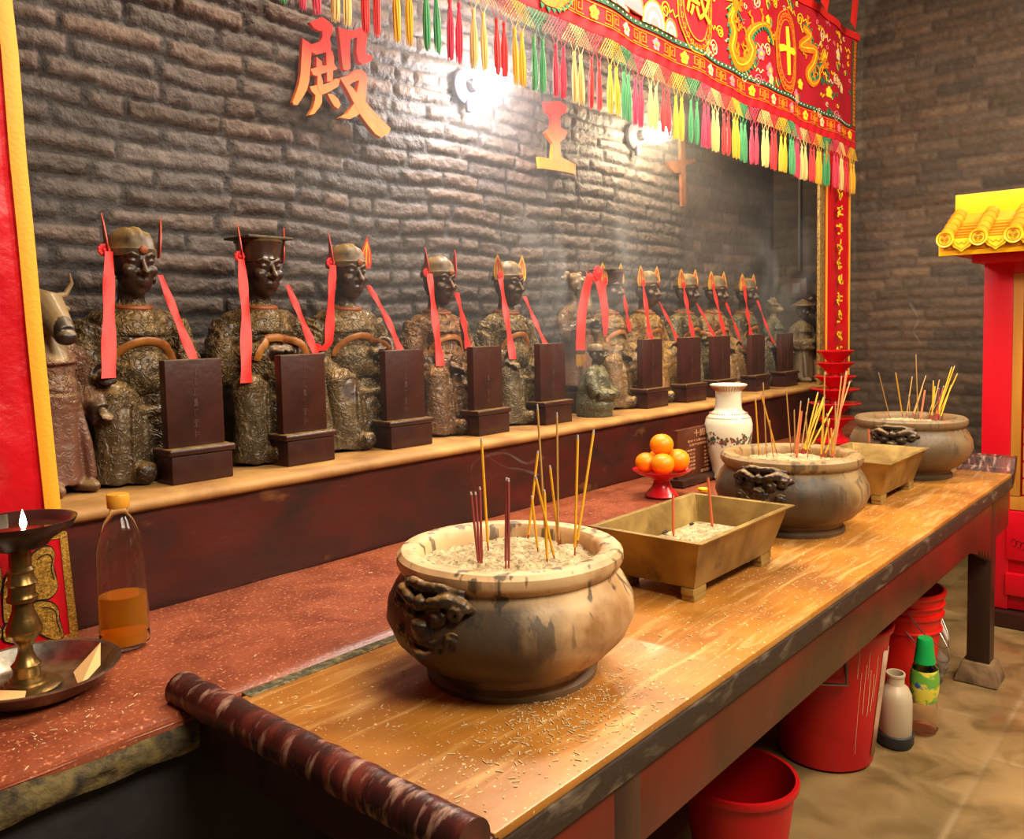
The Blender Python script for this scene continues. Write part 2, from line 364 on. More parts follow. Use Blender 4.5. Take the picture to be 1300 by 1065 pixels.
# stone floor: slabs with joints as one relief grid
nu, nv = 520, 300
U, V = np.meshgrid(np.linspace(-1.3, 6.2, nu), np.linspace(-1.7, 2.7, nv), indexing='ij'); u, v = U.ravel(), V.ravel()
uu = u-.18; vv2 = v-.02; row = np.floor(vv2/.62); us = uu+(row % 2)*.31
e = np.minimum(np.minimum(us % .62, .62-us % .62), np.minimum(vv2 % .62, .62-vv2 % .62))
t = np.clip(e/.012, 0, 1); idn = (np.floor(us/.62)*13+row*7).astype(int) % 97; rb = RNG.rand(97)[idn]
n1 = fbm(np.stack([u*6, v*6, u*0], 1), 4)
P = np.stack([u, v, -.004*(1-t)+(n1-.5)*.004-.004], 1)
c = (np.array(H('94784e'))[None]*(.8+.35*rb[:, None])*(.7+.6*n1[:, None]))*t[:, None]+np.array(H('a38a63'))[None]*(1-t[:, None])
struct(grid_mesh('floor', P, nu, nv, M_floor, np.clip(c, 0, 1)))

# conduits and switch box on the walls
p = tag(MB().tube([(XR-.03, 2.47, 1.93), (XR-.03, 2.47, 3.9)], .011, 10).build('conduit', M_pipe), 'thin grey conduit pipe running up the dark wall above the switch box', 'pipe')
q = thing('switch_box', 'small square wall box at the lower end of the grey conduit', 'switch box', (XR-.045, 2.47, 1.8))
MB().box((-.035, -.075, -.07), (.02, .075, .07)).build('box', M_plaque, q, bevel=.006)
MB().box((-.042, -.03, -.035), (-.035, .03, .035)).build('rocker', M_pipe, q, bevel=.002)

# ------------------------------------------------------------------ masonry altar
lg = thing('altar_ledge', 'long maroon plastered ledge with yellowed top carrying the row of dark statues', 'ledge', (3.1, 2.38, 0))
def relief_box(name, u0, u1, y, z0, z1, m, parent, amp=.012, sc_=5., st=.03):
    nu, nv = int((u1-u0)/st)+1, max(3, int((z1-z0)/st)+1)
    U, V = np.meshgrid(np.linspace(u0, u1, nu), np.linspace(z0, z1, nv), indexing='ij'); u, v = U.ravel(), V.ravel()
    h = (fbm(np.stack([u*sc_, v*sc_*1.3, u*0+2], 1), 4)-.5)*amp*2
    o = grid_mesh(name, np.stack([u-3.1, y+h-2.38, v], 1), nu, nv, m); o.parent = parent; return o
relief_box('front_face', -.3, XR-.03, 2.10, .84, 1.118, M_maroon, lg)
MB().box((-3.4, -.27, 0), (XR-3.13, .285, 1.11)).build('core', M_maroon, lg, bevel=.01)
# top slab with uneven rounded front edge
nu = 260; xs = np.linspace(-3.4, XR-3.13, nu); prof = [(.29, 1.112), (.29, LZ), (-.28, LZ), (-.298, LZ-.006), (-.305, LZ-.016), (-.300, LZ-.028), (-.285, LZ-.034)]
P = []
for x in xs:
    n_ = vnoise(np.array([[x*3, 1.5, 2.]]))[0]-.5; n2 = vnoise(np.array([[x*9, 4.5, 2.]]))[0]-.5
    for (y, z) in prof: P.append((x, y+(n_*.016+n2*.006 if y < 0 else 0), z))
sl = grid_mesh('top_slab', np.array(P), nu, len(prof), M_ledgetop); sl.parent = lg
ct = thing('altar_counter', 'red speckled stone counter running below the statue ledge', 'counter', (3.1, 1.77, 0))
# counter slab with a hewn front edge and slight surface undulation
nu, nv = 330, 34; U, V = np.meshgrid(np.linspace(-3.4, 2.99, nu), np.linspace(-.30, .32, nv), indexing='ij'); u, v = U.ravel(), V.ravel()
h = (fbm(np.stack([u*4, v*4, u*0+9], 1), 4)-.5)*.008; ed = np.clip((v+.30)/.03, 0, 1)
P = np.stack([u, v+(1-ed)*(fbm(np.stack([u*8, u*0, u*0], 1), 3)-.5)*.014, CZ+h-.002-(1-ed)**2*.012], 1)
cs = grid_mesh('counter_top', P, nu, nv, M_counter); cs.parent = ct
MB().box((-3.4, -.30, CZ-.07), (2.99, .30, CZ-.008)).build('slab_edge', M_counter, ct, bevel=.01)
nu, nv = 300, 6; U, V = np.meshgrid(np.linspace(-3.4, 2.99, nu), np.linspace(0, 1, nv), indexing='ij'); u, v = U.ravel(), V.ravel()
h = fbm(np.stack([u*14, v*3, u*0], 1), 4)
P = np.stack([u, -.302-.014*h*np.sin(v*PI), CZ-.02-.055*v-.02*(h-.5)], 1)
o = grid_mesh('grime_line', P, nu, nv, M_grime); o.parent = ct
MB().box((-3.4, -.27, 0), (2.99, .30, CZ-.065)).build('masonry_base', M_blackstone, ct, bevel=.012)

# ------------------------------------------------------------------ altar table
TX0, TX1, TY0, TY1 = .825, 4.31, .765, 1.455
def table_top_mat():
    m = mat('worn_golden_tabletop', H('b87a30'), .33, col2=H('8a5520'), scale=3.5, lo=.35, hi=.7, bump=.22, bscale=45, bdist=.003, coat=.15)
    nt = m.node_tree; N = nt.nodes; L = nt.links; b = N['Principled BSDF']; cur = b.inputs['Base Color'].links[0].from_socket
    tc = N.new('ShaderNodeTexCoord')
    def nz(s, d=6, dist=0, src=None):
        n = N.new('ShaderNodeTexNoise'); n.inputs['Scale'].default_value = s; n.inputs['Detail'].default_value = d; n.inputs['Distortion'].default_value = dist
        L.new(src or tc.outputs['Object'], n.inputs['Vector']); return n.outputs[0]
    def math_(op, a, c=None):
        x = N.new('ShaderNodeMath'); x.operation = op
        for i, v in enumerate((a, c)):
            if v is None: continue
            if isinstance(v, (int, float)): x.inputs[i].default_value = v
            else: L.new(v, x.inputs[i])
        return x.outputs[0]
    def mr(o, a, c, lo=0, hi=1):
        r = N.new('ShaderNodeMapRange'); r.inputs[1].default_value = a; r.inputs[2].default_value = c; r.inputs[3].default_value = lo; r.inputs[4].default_value = hi; L.new(o, r.inputs[0]); return r.outputs[0]
    def mixc(f, a, c):
        x = N.new('ShaderNodeMix'); x.data_type = 'RGBA'; L.new(f, x.inputs[0]); L.new(a, x.inputs[6]); x.inputs[7].default_value = (*c, 1); return x.outputs[2]
    # pale wiped ash swirls: rings round each censer, faded by noise
    for (cx, cy, r0, r1) in RINGS:
        mp = N.new('ShaderNodeMapping'); mp.inputs['Location'].default_value = (-cx, -cy, 0); L.new(tc.outputs['Object'], mp.inputs[0])
        ln = N.new('ShaderNodeVectorMath'); ln.operation = 'LENGTH'; L.new(mp.outputs[0], ln.inputs[0]); d = ln.outputs['Value']
        d2 = math_('ADD', d, math_('MULTIPLY', nz(3, 3), .12))
        wv = math_('SINE', math_('MULTIPLY', d2, 150.)); ring = mr(wv, .35, 1.)
        msk = math_('MULTIPLY', mr(d, r0, r0+.02), mr(d, r1, r1-.12)); msk = math_('MULTIPLY', msk, mr(nz(5, 4), .38, .58))
        cur = mixc(math_('MULTIPLY', math_('MULTIPLY', ring, msk), .85), cur, H('e0bd84'))
    cur = mixc(math_('MULTIPLY', mr(nz(2.2, 5, .5), .50, .66), .6), cur, H('7a4a1c'))
    # brushed streaks along the table and fine ash
    mp = N.new('ShaderNodeMapping'); mp.inputs['Scale'].default_value = (3., 26, 1); mp.inputs['Rotation'].default_value = (0, 0, .25); L.new(tc.outputs['Object'], mp.inputs[0])
    cur = mixc(math_('MULTIPLY', mr(nz(1.2, 6, .8, mp.outputs[0]), .52, .72), .6), cur, H('d9ac6a'))
    cur = mixc(mr(nz(130, 3), .66, .70), cur, H('ddc08a'))
    L.new(cur, b.inputs['Base Color'])
    L.new(mr(nz(4, 5), .35, .7, .22, .5), b.inputs['Roughness'])
    return m
C1 = (1.275, 1.122); C2 = (2.775, 1.155); C3 = (4.055, 1.13)
tcx, tcy = (TX0+TX1)/2, (TY0+TY1)/2
RINGS = [(C1[0]-tcx, C1[1]-tcy, .17, .42), (C2[0]-tcx, C2[1]-tcy, .17, .50), (C3[0]-tcx, C3[1]-tcy, .16, .42), (1.95-tcx, .95-tcy, .05, .3)]
M_top = table_top_mat()
tb = thing('altar_table', 'long dark red offering table with worn golden top and rolled ends', 'table', (tcx, tcy, 0))
hx, hy = (TX1-TX0)/2, (TY1-TY0)/2
MB().box((-hx, -hy, CZ-.016), (hx, hy-.012, CZ)).build('tabletop', M_top, tb, bevel=.004, loc=(0, 0, 0))
MB().box((-hx, -hy-.004, CZ-.066), (hx+.01, -hy+.05, CZ-.0165)).build('edge_moulding', M_mould, tb, bevel=.006)
MB().box((-hx+.03, hy-.030, CZ-.05), (hx, hy+.004, CZ+.002)).build('ash_filled_groove', M_groove, tb, bevel=.004)
# apron: long front board tapering to a toothed bracket beside the right leg
ap = MB()
zb = .645; xl = 3.94-tcx
pl = [(-hx+.02, CZ-.066), (-hx+.02, zb), (xl-.36, zb)]
x = xl-.36; tz = zb
for i in range(9):
    pl += [(xl-.24+i*.026, zb-.012-.006*i if i % 2 else zb-.034-.009*i)]
pl += [(xl, zb-.09), (xl, CZ-.066)]
ap.prism(pl, lambda u, v, d: (u, d, v), -hy+.006, -hy+.03)
ap.build('apron', M_apron, tb, bevel=.002)
MB().box((xl+.07, -hy+.006, zb-.03), (hx-.03, -hy+.03, CZ-.066)).build('side_apron', M_apron, tb, bevel=.003)
MB().box((hx-.05, -hy+.03, zb+.02), (hx-.03, hy-.05, CZ-.02)).build('end_apron', M_apron, tb, bevel=.003)
MB().box((-hx+.03, -hy+.03, zb+.02), (-hx+.055, hy-.05, CZ-.02)).build('end_apron', M_apron, tb, bevel=.003)
MB().box((-hx+.05, hy-.03, zb), (hx-.05, hy-.012, CZ-.02)).build('rear_apron', M_apron, tb, bevel=.003)
for (x_, y_) in ((xl, -hy+.005), (xl, hy-.1), (-hx+.3, -hy+.005), (-hx+.3, hy-.1)):
    MB().box((x_, y_, .085), (x_+.085, y_+.09, CZ-.018)).build('leg', M_darkwood, tb, bevel=.006)
# left rolled end (everted flange curling into a round bar)
n = 26; rp = []; rr = []
for i in range(n):
    tt = i/(n-1); y = -hy-.01+tt*(2*hy+.09); rp.append((.773-tcx, y, CZ+.016)); rr.append(.033+.0009*math.sin(i*2.1)+.0007*math.cos(i*3.7))
MB().tube(rp, rr, 20).build('rolled_end', M_roll, tb)
MB().box((.765-tcx, -hy, CZ-.09), (-hx+.012, hy+.005, CZ-.004)).build('end_board', M_darkwood, tb, bevel=.004)
# right upturned lip
MB().prism([(hx-.012, CZ-.002), (hx+.02, CZ+.02), (hx+.04, CZ+.065), (hx+.085, CZ+.072), (hx+.085, CZ+.05), (hx+.066, CZ), (hx+.03, CZ-.045), (hx-.012, CZ-.06)],
           lambda u, v, d: (u, d, v), -hy-.004, hy).build('upturned_lip', M_roll, tb, bevel=.004)
for k, (x_, y_, lb) in enumerate(((xl, -hy+.005, 'square sandstone block under the front right table leg'), (xl, hy-.1, 'sandstone block under the rear right table leg'),
                   (-hx+.3, -hy+.005, 'sandstone block under the front left table leg'), (-hx+.3, hy-.1, 'sandstone block under the rear left table leg'))):
    tag(MB().frustum(.085, .085, .06, .06, 0, .086).build('stone_block', M_padstone, None, (tcx+x_+.0425, tcy+y_+.045, -.001), bevel=.008), lb, 'stone block')


# ------------------------------------------------------------------ sculpting: union of shells by voxel remesh
def sculpt(mb, name, m, parent=None, voxel=.005, smooth=3, disp=None, fac=.5, tint=None, cloth=None):
    me0 = bpy.data.meshes.new('tmp'); me0.from_pydata(mb.v, [], mb.f)
    bm = bmesh.new(); bm.from_mesh(me0); bmesh.ops.recalc_face_normals(bm, faces=bm.faces); bm.to_mesh(me0); bm.free()
    o = bpy.data.objects.new('tmp', me0); COL.objects.link(o)
    r = o.modifiers.new('r', 'REMESH'); r.mode = 'VOXEL'; r.voxel_size = voxel
    if smooth: q = o.modifiers.new('s', 'SMOOTH'); q.iterations = smooth; q.factor = fac
    dg = bpy.context.evaluated_depsgraph_get(); me = bpy.data.meshes.new_from_object(o.evaluated_get(dg))
    bpy.data.objects.remove(o); bpy.data.meshes.remove(me0); me.name = name; me.materials.clear(); me.materials.append(m)
    n = len(me.vertices); co = np.zeros(n*3, np.float32); me.vertices.foreach_get('co', co); co = co.reshape(-1, 3).astype(float)
    if disp is not None:
        no = np.zeros(n*3, np.float32); me.vertices.foreach_get('normal', no); no = no.reshape(-1, 3)
        co = co+no*disp(co)[:, None]; me.vertices.foreach_set('co', co.ravel().astype(np.float32))
    if tint is not None: set_tint(me, tint(co))
    if cloth is not None:
        ca = me.attributes.new('cloth', 'FLOAT', 'POINT'); ca.data.foreach_set('value', cloth(co).astype(np.float32))
    me.polygons.foreach_set('use_smooth', [True]*len(me.polygons)); me.update()
    return obj_from(name, me, parent)

# ------------------------------------------------------------------ censers
def censer_mat(name, base, dark, soot_amt, streak, seed):
    m = mat(name, base, .5, col2=dark, scale=4.5, lo=.5, hi=.72, bump=.35, bscale=34, bdist=.005)
    nt = m.node_tree; N = nt.nodes; L = nt.links; b = N['Principled BSDF']; cur = b.inputs['Base Color'].links[0].from_socket
    tc = N.new('ShaderNodeTexCoord')
    def M(op, a, c):
        x = N.new('ShaderNodeMath'); x.operation = op; x.use_clamp = (op != 'ADD')
        for i, v in enumerate((a, c)):
            if isinstance(v, (int, float)): x.inputs[i].default_value = v
            else: L.new(v, x.inputs[i])
        return x.outputs[0]
    def nz(scl, st, d=6, off=0.):
        mp = N.new('ShaderNodeMapping'); mp.inputs['Scale'].default_value = st; mp.inputs['Location'].default_value = (seed+off,)*3; L.new(tc.outputs['Object'], mp.inputs[0])
        n = N.new('ShaderNodeTexNoise'); n.inputs['Scale'].default_value = scl; n.inputs['Detail'].default_value = d; L.new(mp.outputs[0], n.inputs['Vector']); return n.outputs[0]
    def mr(o, a, c):
        r = N.new('ShaderNodeMapRange'); r.inputs[1].default_value = a; r.inputs[2].default_value = c; L.new(o, r.inputs[0]); return r.outputs[0]
    def mx(f, a, c):
        x = N.new('ShaderNodeMix'); x.data_type = 'RGBA'; L.new(f, x.inputs[0]); L.new(a, x.inputs[6]); x.inputs[7].default_value = (*c, 1); return x.outputs[2]
    sx = N.new('ShaderNodeSeparateXYZ'); L.new(tc.outputs['Object'], sx.inputs[0])
    neg = N.new('ShaderNodeMath'); neg.operation = 'MULTIPLY'; L.new(sx.outputs[0], neg.inputs[0]); neg.inputs[1].default_value = -1
    # warm brown clouding, then soot gathered round the two lion masks, then drips running from the rim
    cur = mx(mr(nz(9, (1, 1, 1)), .5, .75), cur, H('8a5c30'))
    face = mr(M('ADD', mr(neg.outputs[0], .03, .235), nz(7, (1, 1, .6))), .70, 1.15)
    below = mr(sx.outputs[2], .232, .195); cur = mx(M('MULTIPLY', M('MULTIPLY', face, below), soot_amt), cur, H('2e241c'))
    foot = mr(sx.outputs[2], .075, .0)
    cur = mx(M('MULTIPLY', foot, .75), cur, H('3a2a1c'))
    st = mr(nz(34, (1, 1, .06), 3, 3.), .565, .62); st2 = mr(sx.outputs[2], .03, .2)
    cur = mx(M('MULTIPLY', M('MULTIPLY', st, st2), streak), cur, H('2c2a26'))
    fine = mr(nz(34, (1, 1, .25), 3, 9.), .66, .70); cur = mx(M('MULTIPLY', fine, .7), cur, H('52301c'))
    L.new(cur, b.inputs['Base Color']); return m
M_c1 = censer_mat('stained_pale_censer', H('d0ab7c'), H('9a6e40'), .92, .8, 1.3)
M_c2 = censer_mat('sooted_bronze_censer', H('9c7e52'), H('4c3c2a'), .85, .6, 7.7)
M_c3 = censer_mat('dull_bronze_censer', H('7c6648'), H('5a4632'), .5, .5, 4.1)
def lion_mb():
    mb = MB()      # low relief mask facing -X, centre at origin
    E = lambda c, r: mb.ell(c, r, 18)
    E((.004, 0, 0), (.022, .078, .052)); E((-.016, 0, -.010), (.020, .030, .022)); E((-.030, 0, .000), (.012, .017, .011))
    def spiral(cy, cz, r, g, turns=1.6, th=.0062):
        pts = []
        for k in range(22):
            a = k/21*turns*2*PI; rr = r*(1-.75*k/21); pts.append((-.018-.010*k/21, cy+g*math.cos(a)*rr, cz+math.sin(a)*rr))
        mb.tube(pts, [th*(1-.3*k/21) for k in range(22)], 8)
    for s in (-1, 1):
        E((-.020, s*.030, .016), (.012, .013, .011)); mb.tube([(-.024, s*.030+.016*math.cos(a), .016+.013*math.sin(a)) for a in np.linspace(0, 2*PI, 16)], .0035, 7)
        mb.tube([(-.024, s*.006, .030), (-.028, s*.026, .040), (-.022, s*.050, .046), (-.014, s*.072, .040), (-.004, s*.084, .022)], [.007, .010, .011, .010, .006], 10)
        spiral(s*.066, .028, .016, s); spiral(s*.058, -.022, .017, s); spiral(s*.034, -.034, .011, -s, 1.3, .005)
        mb.tube([(-.026, s*.012, -.030), (-.022, s*.034, -.024), (-.014, s*.052, -.004)], [.006, .007, .005], 8); E((-.026, s*.011, -.002), (.008, .008, .007))
    mb.tube([(-.022, -.030, -.042), (-.030, 0, -.050), (-.022, .030, -.042)], [.006, .009, .006], 10); E((-.026, 0, .036), (.012, .012, .013))
    mb.tube([(-.006, -.07, .054), (-.016, -.03, .062), (-.018, 0, .060), (-.016, .03, .062), (-.006, .07, .054)], [.006, .009, .010, .009, .006], 10)
    return mb
def make_censer(cx, cy, s, m, name, label, lionlab, seed):
    t = thing('incense_burner', label, 'incense burner', (cx, cy, CZ), 0, None)
    prof = [(.001, 0), (.168, 0), (.170, .012), (.160, .022), (.163, .034), (.196, .052), (.228, .085), (.2445, .125), (.241, .158), (.226, .188), (.212, .206), (.2115, .212),
            (.219, .219), (.2245, .231), (.2235, .244), (.215, .2525), (.200, .254), (.184, .2515), (.176, .243), (.173, .225), (.165, .18), (.001, .17)]
    b = MB().lathe([(r*s, z*s) for r, z in prof], 96)
    # gentle hand-cut irregularity
    a = np.array(b.v); d = (fbm(a*6+seed, 3)-.5)*.010*s; rad = np.linalg.norm(a[:, :2], axis=1)+1e-6; a[:, :2] *= (1+d/np.maximum(rad, .1))[:, None]; b.v = [tuple(x) for x in a]
    b.build('bowl', m, t)
    for sg in (-1, 1):
        lm = lion_mb(); a = np.array(lm.v)*s*1.12; 
        if sg > 0: a[:, 0] *= -1; a[:, 1] *= -1
        a[:, 0] += sg*(.216*s-(a[:, 1]**2)*2.2); a[:, 2] += .158*s
        lm.v = [tuple(x) for x in a]; sculpt(lm, 'lion_mask', M_lion, t, .0027*s, 3, lambda co: (fbm(co*70, 3)-.5)*.006)['label'] = lionlab
    # ash bed
    n, k = 72, 26; vs = [(0, 0, .226*s)]; fs = []
    for i in range(1, k+1):
        r = .176*s*i/k
        for j in range(n):
            an = 2*PI*j/n; vs.append((r*math.cos(an), r*math.sin(an), .222*s))
    A = np.array(vs); A[:, 2] += (fbm(A*22+seed, 4)-.5)*.026*s+(fbm(A*90+seed, 2)-.5)*.012
    for j in range(n): fs.append((0, 1+j, 1+(j+1) % n))
    for i in range(k-1):
        for j in range(n): fs.append((1+i*n+j, 1+(i+1)*n+j, 1+(i+1)*n+(j+1) % n, 1+i*n+(j+1) % n))
    mb = MB(); mb.add([tuple(x) for x in A], fs)
    tag(mb.build('incense_ash', M_ash, None, (cx, cy, CZ), recalc=False, angle=180), f'pale incense ash filling the {name}', 'ash', None, 'stuff')
    return t
make_censer(*C1, 1.025, M_c1, 'nearest round censer', 'nearest round stone censer, pale and drip-stained, on the front of the golden table', 'sooty lion mask', 1.)
make_censer(*C2, 1.03, M_c2, 'middle round censer', 'middle round censer with sooty lion mask, between the two metal troughs', 'dark lion mask', 5.)
make_censer(*C3, 1.05, M_c3, 'farthest round censer', 'farthest round censer, dull bronze, at the right end of the table', 'bronze lion mask', 9.)

# ------------------------------------------------------------------ ash troughs
def make_pan(x0, x1, y0, y1, label, which):
    cx, cy = (x0+x1)/2, (y0+y1)/2; t = thing('ash_trough', label, 'trough', (cx, cy, CZ))
    A, B = (x1-x0)/2, (y1-y0)/2; z0, z1 = .035, .168; ta, tbb = A-.055, B-.05
    def ring(a, b, z): return [(-a, -b, z), (a, -b, z), (a, b, z), (-a, b, z)]
    R = [ring(ta, tbb, z0), ring(A-.014, B-.014, z1-.004), ring(A, B, z1-.004), ring(A, B, z1), ring(A-.017, B-.017, z1), ring(ta-.004, tbb-.004, z0+.006)]
    vs = [p for r in R for p in r]; fs = []
    for k in range(len(R)-1):
        for j in range(4): fs.append((4*k+j, 4*k+(j+1) % 4, 4*(k+1)+(j+1) % 4, 4*(k+1)+j))
    fs += [(3, 2, 1, 0), tuple(20+j for j in range(4))]
    MB().add(vs, fs).build('trough', M_pan, t, bevel=.0025)
    for sx in (-1, 1):
        for sy in (-1, 1):
            f = MB(); cxx, cyy = sx*(ta-.03), sy*(tbb-.018)
            f.box((cxx-.03, cyy-.018, 0), (cxx+.03, cyy+.018, .016)); f.box((cxx-.034, cyy-.018, .016), (cxx+.034, cyy+.018, .0345)); f.build('foot', M_pan, t, bevel=.002)
    n1, n2 = 60, 40; zf = .088; k = (zf-z0)/(z1-z0); a, b = ta+(A-.017-ta)*k-.004, tbb+(B-.017-tbb)*k-.004
    U, V = np.meshgrid(np.linspace(-a, a, n1), np.linspace(-b, b, n2), indexing='ij'); u, v = U.ravel(), V.ravel()
    h = (fbm(np.stack([u*18+x0, v*18, u*0], 1), 4)-.5)*.03+(fbm(np.stack([u*80, v*80, u*0], 1), 2)-.5)*.010
    e = np.minimum(a-abs(u), b-abs(v)); h = h*np.clip(e/.03, 0, 1)
    o = grid_mesh('trough_ash', np.stack([u, v, zf+h], 1), n1, n2, M_ash, None, (cx, cy, CZ)); tag(o, f'bed of pale ash in the {which} metal trough', 'ash', None, 'stuff')
    return t
make_pan(1.81, 2.375, .975, 1.31, 'nearer footed metal ash trough, flared, holding two thick joss sticks', 'nearer')
make_pan(3.25, 3.775, .97, 1.30, 'farther footed metal ash trough with a single joss stick', 'farther')
# dark charred lumps in the near trough
for k, (px, py) in enumerate(((868, 662), (878, 665), (845, 675))):
    p = onz(px, py, .945); tag(MB().ell((0, 0, 0), (.012, .006, .004), 10).build('charred_scrap', M_black, None, p), ('small charred scrap left of centre in the nearer trough ash', 'small charred scrap at the centre of the nearer trough ash', 'small charred scrap nearest the front stick in the trough')[k], 'charred scrap')

# ------------------------------------------------------------------ incense sticks
def stick_mesh(kind):
    mb = MB(); r = {'y': .0028, 't': .0022, 'm': .0027, 'k': .0042}[kind]
    a, b = (.09, .965) if kind != 'k' else (.02, .985)
    mb.mi = 1; mb.tube([(0, 0, -.03), (0, 0, a)], r*.62, 6)
    mb.mi = 0; mb.tube([(0, 0, a), (0, 0, b)], r, 7); mb.mi = 2; mb.tube([(0, 0, b), (0, 0, 1.)], [r, r*.7], 6)
    ms = {'y': [M_stickY, M_stickR, M_tip], 't': [M_stickT, M_stickR, M_tip], 'm': [M_stickP, M_stickR, M_tip], 'k': [mat('joss_coral', H('c8643a'), .7), M_stickR, M_black]}[kind]
    o = mb.build('incense_stick', ms); me = o.data; bpy.data.objects.remove(o); return me
STK = {k: stick_mesh(k) for k in 'ytmk'}
def stick(bp, tp, kind, zb, label, group, dy=0., bend=None):
    """bp/tp: where foot and tip stand, read off the picture; the stick leans in the plane of its foot"""
    b = onz(*bp, zb); t = ony(*tp, b.y+dy); d = t-b
    for c, r in [min(((C1, .160), (C2, .162), (C3, .165)), key=lambda q: abs(q[0][0]-b.x))]:      # keep the foot inside the ash it stands in
        e = Vector((b.x-c[0], b.y-c[1]))
        if group and r < e.length: e *= (r-.006)/e.length; b = Vector((c[0]+e.x, c[1]+e.y, zb)); d = ony(*tp, b.y+dy)-b
    o = bpy.data.objects.new('incense_stick', STK[kind]); COL.objects.link(o); o.location = b
    o.rotation_euler = d.to_track_quat('Z', 'Y').to_euler(); o.scale = (1, 1, d.length)
    tag(o, label, 'incense stick', group); return o
ZA1 = CZ+.222
g1 = 'incense sticks in the nearest censer'
for bp, tp, k, lb in (((608, 720), (597.7, 624.5), 'm', 'left one of three short maroon sticks bundled at the left of the nearest censer'),
                      ((610, 720), (603.4, 624.5), 'm', 'middle one of three short maroon sticks bundled at the left of the nearest censer'),
                      ((612, 718), (609, 618), 'm', 'right one of three short maroon sticks bundled at the left of the nearest censer'),
                      ((620, 702), (611, 556), 'y', 'tall yellow stick just behind the maroon bundle in the nearest censer'),
                      ((642, 722), (643, 606), 'm', 'left one of the two red-brown sticks standing together at the front of the nearest censer'),
                      ((646, 722), (645.5, 607), 'm', 'right one of the two red-brown sticks standing together at the front of the nearest censer'),
                      ((673.8, 685), (683, 572), 'y', 'thick yellow stick leaning right at the back centre of the nearest censer'),
                      ((683, 700.6), (675, 629.6), 'y', 'short yellow stick leaning left in the centre of the nearest censer'),
                      ((694.7, 716), (682, 513), 't', 'tallest thin tan stick near the centre of the nearest censer'),
                      ((695, 717), (691, 622), 'y', 'short upright yellow stick just right of centre in the nearest censer'),
                      ((705, 714), (679.5, 604), 'y', 'yellow stick leaning strongly left in the nearest censer'),
                      ((710, 694), (698, 591), 'y', 'yellow stick leaning left behind the centre of the nearest censer'),
                      ((709, 696), (707, 523.5), 't', 'tall upright thin tan stick at the back right of the nearest censer'),
                      ((729.6, 709), (733.5, 552), 'y', 'upright yellow stick at the right of the nearest censer'),
                      ((731, 700), (754, 545), 'y', 'rightmost yellow stick, leaning right, in the nearest censer')):
    stick(bp, tp, k, ZA1, lb, g1)
def cp(x, y, s, ox, oy): return (x/s+ox, y/s+oy)
S2 = [((728,555),(727,265),'y'),((735,500),(757,245),'y'),((785,570),(767,185),'t'),((820,575),(800,380),'t'),((918,510),(886,215),'t'),((933,560),(927,325),'t'),((940,570),(965,330),'k'),((972,548),(1003,265),'t'),
      ((998,580),(988,340),'t'),((1035,525),(1050,235),'y'),((1030,515),(1085,250),'y'),((1065,580),(1080,290),'y'),((1072,525),(1085,260),'y'),((1105,560),(1110,370),'y'),((1115,580),(1095,345),'t'),((1130,560),(1085,130),'t'),
      ((1138,580),(1140,285),'t'),((1160,575),(1172,150),'t'),((1168,575),(1200,120),'k'),((1178,575),(1195,130),'t'),((1190,560),(1215,180),'t'),((1150,560),(1160,370),'y'),((960,520),(962,280),'t'),((1120,510),(1125,310),'y'),
      ((1100,560),(1103,400),'y'),((1040,530),(1052,290),'y'),((950,530),(957,350),'k'),((1145,575),(1150,330),'t'),((1125,575),(1118,420),'y')]
for i, (b, t, k) in enumerate(S2):
    stick(cp(*b, 4.0625, 780, 440), cp(*t, 4.0625, 780, 440), k, CZ+.229, 'thin burning incense stick in the crowded ash of the middle censer', 'incense sticks in the middle censer')
S3 = [((245,360),(227,135),'t'),((302,340),(316,135),'y'),((355,350),(402,155),'t'),((390,345),(385,250),'t'),((432,372),(421,40),'t'),((415,345),(473,150),'t'),((445,375),(468,225),'k'),((430,345),(455,210),'t'),((505,375),(512,175),'y'),
      ((508,372),(520,205),'y'),((520,370),(543,172),'t'),((550,375),(540,215),'m'),((556,370),(565,205),'m'),((565,360),(578,205),'t'),((575,370),(608,105),'y'),((585,370),(622,100),'y'),((600,370),(637,140),'y'),((590,375),(605,200),'y'),((548,360),(530,230),'t')]
for i, (b, t, k) in enumerate(S3):
    stick(cp(*b, 4.096, 1060, 440), cp(*t, 4.096, 1060, 440), k, CZ+.244, 'thin incense stick standing in the ash of the farthest censer', 'incense sticks in the farthest censer')
stick(cp(305,970,4.0625,780,440), cp(302,760,4.0625,780,440), 'k', CZ+.09, 'dark thick joss stick at the front of the nearer trough', None)
stick(cp(505,925,4.0625,780,440), cp(482,670,4.0625,780,440), 'k', CZ+.09, 'coral joss stick with burnt tip at the middle of the nearer trough', None)
stick(cp(184,590,4.096,1060,440), cp(175,425,4.096,1060,440), 'k', CZ+.09, 'reddish joss stick standing in the farther trough', None)

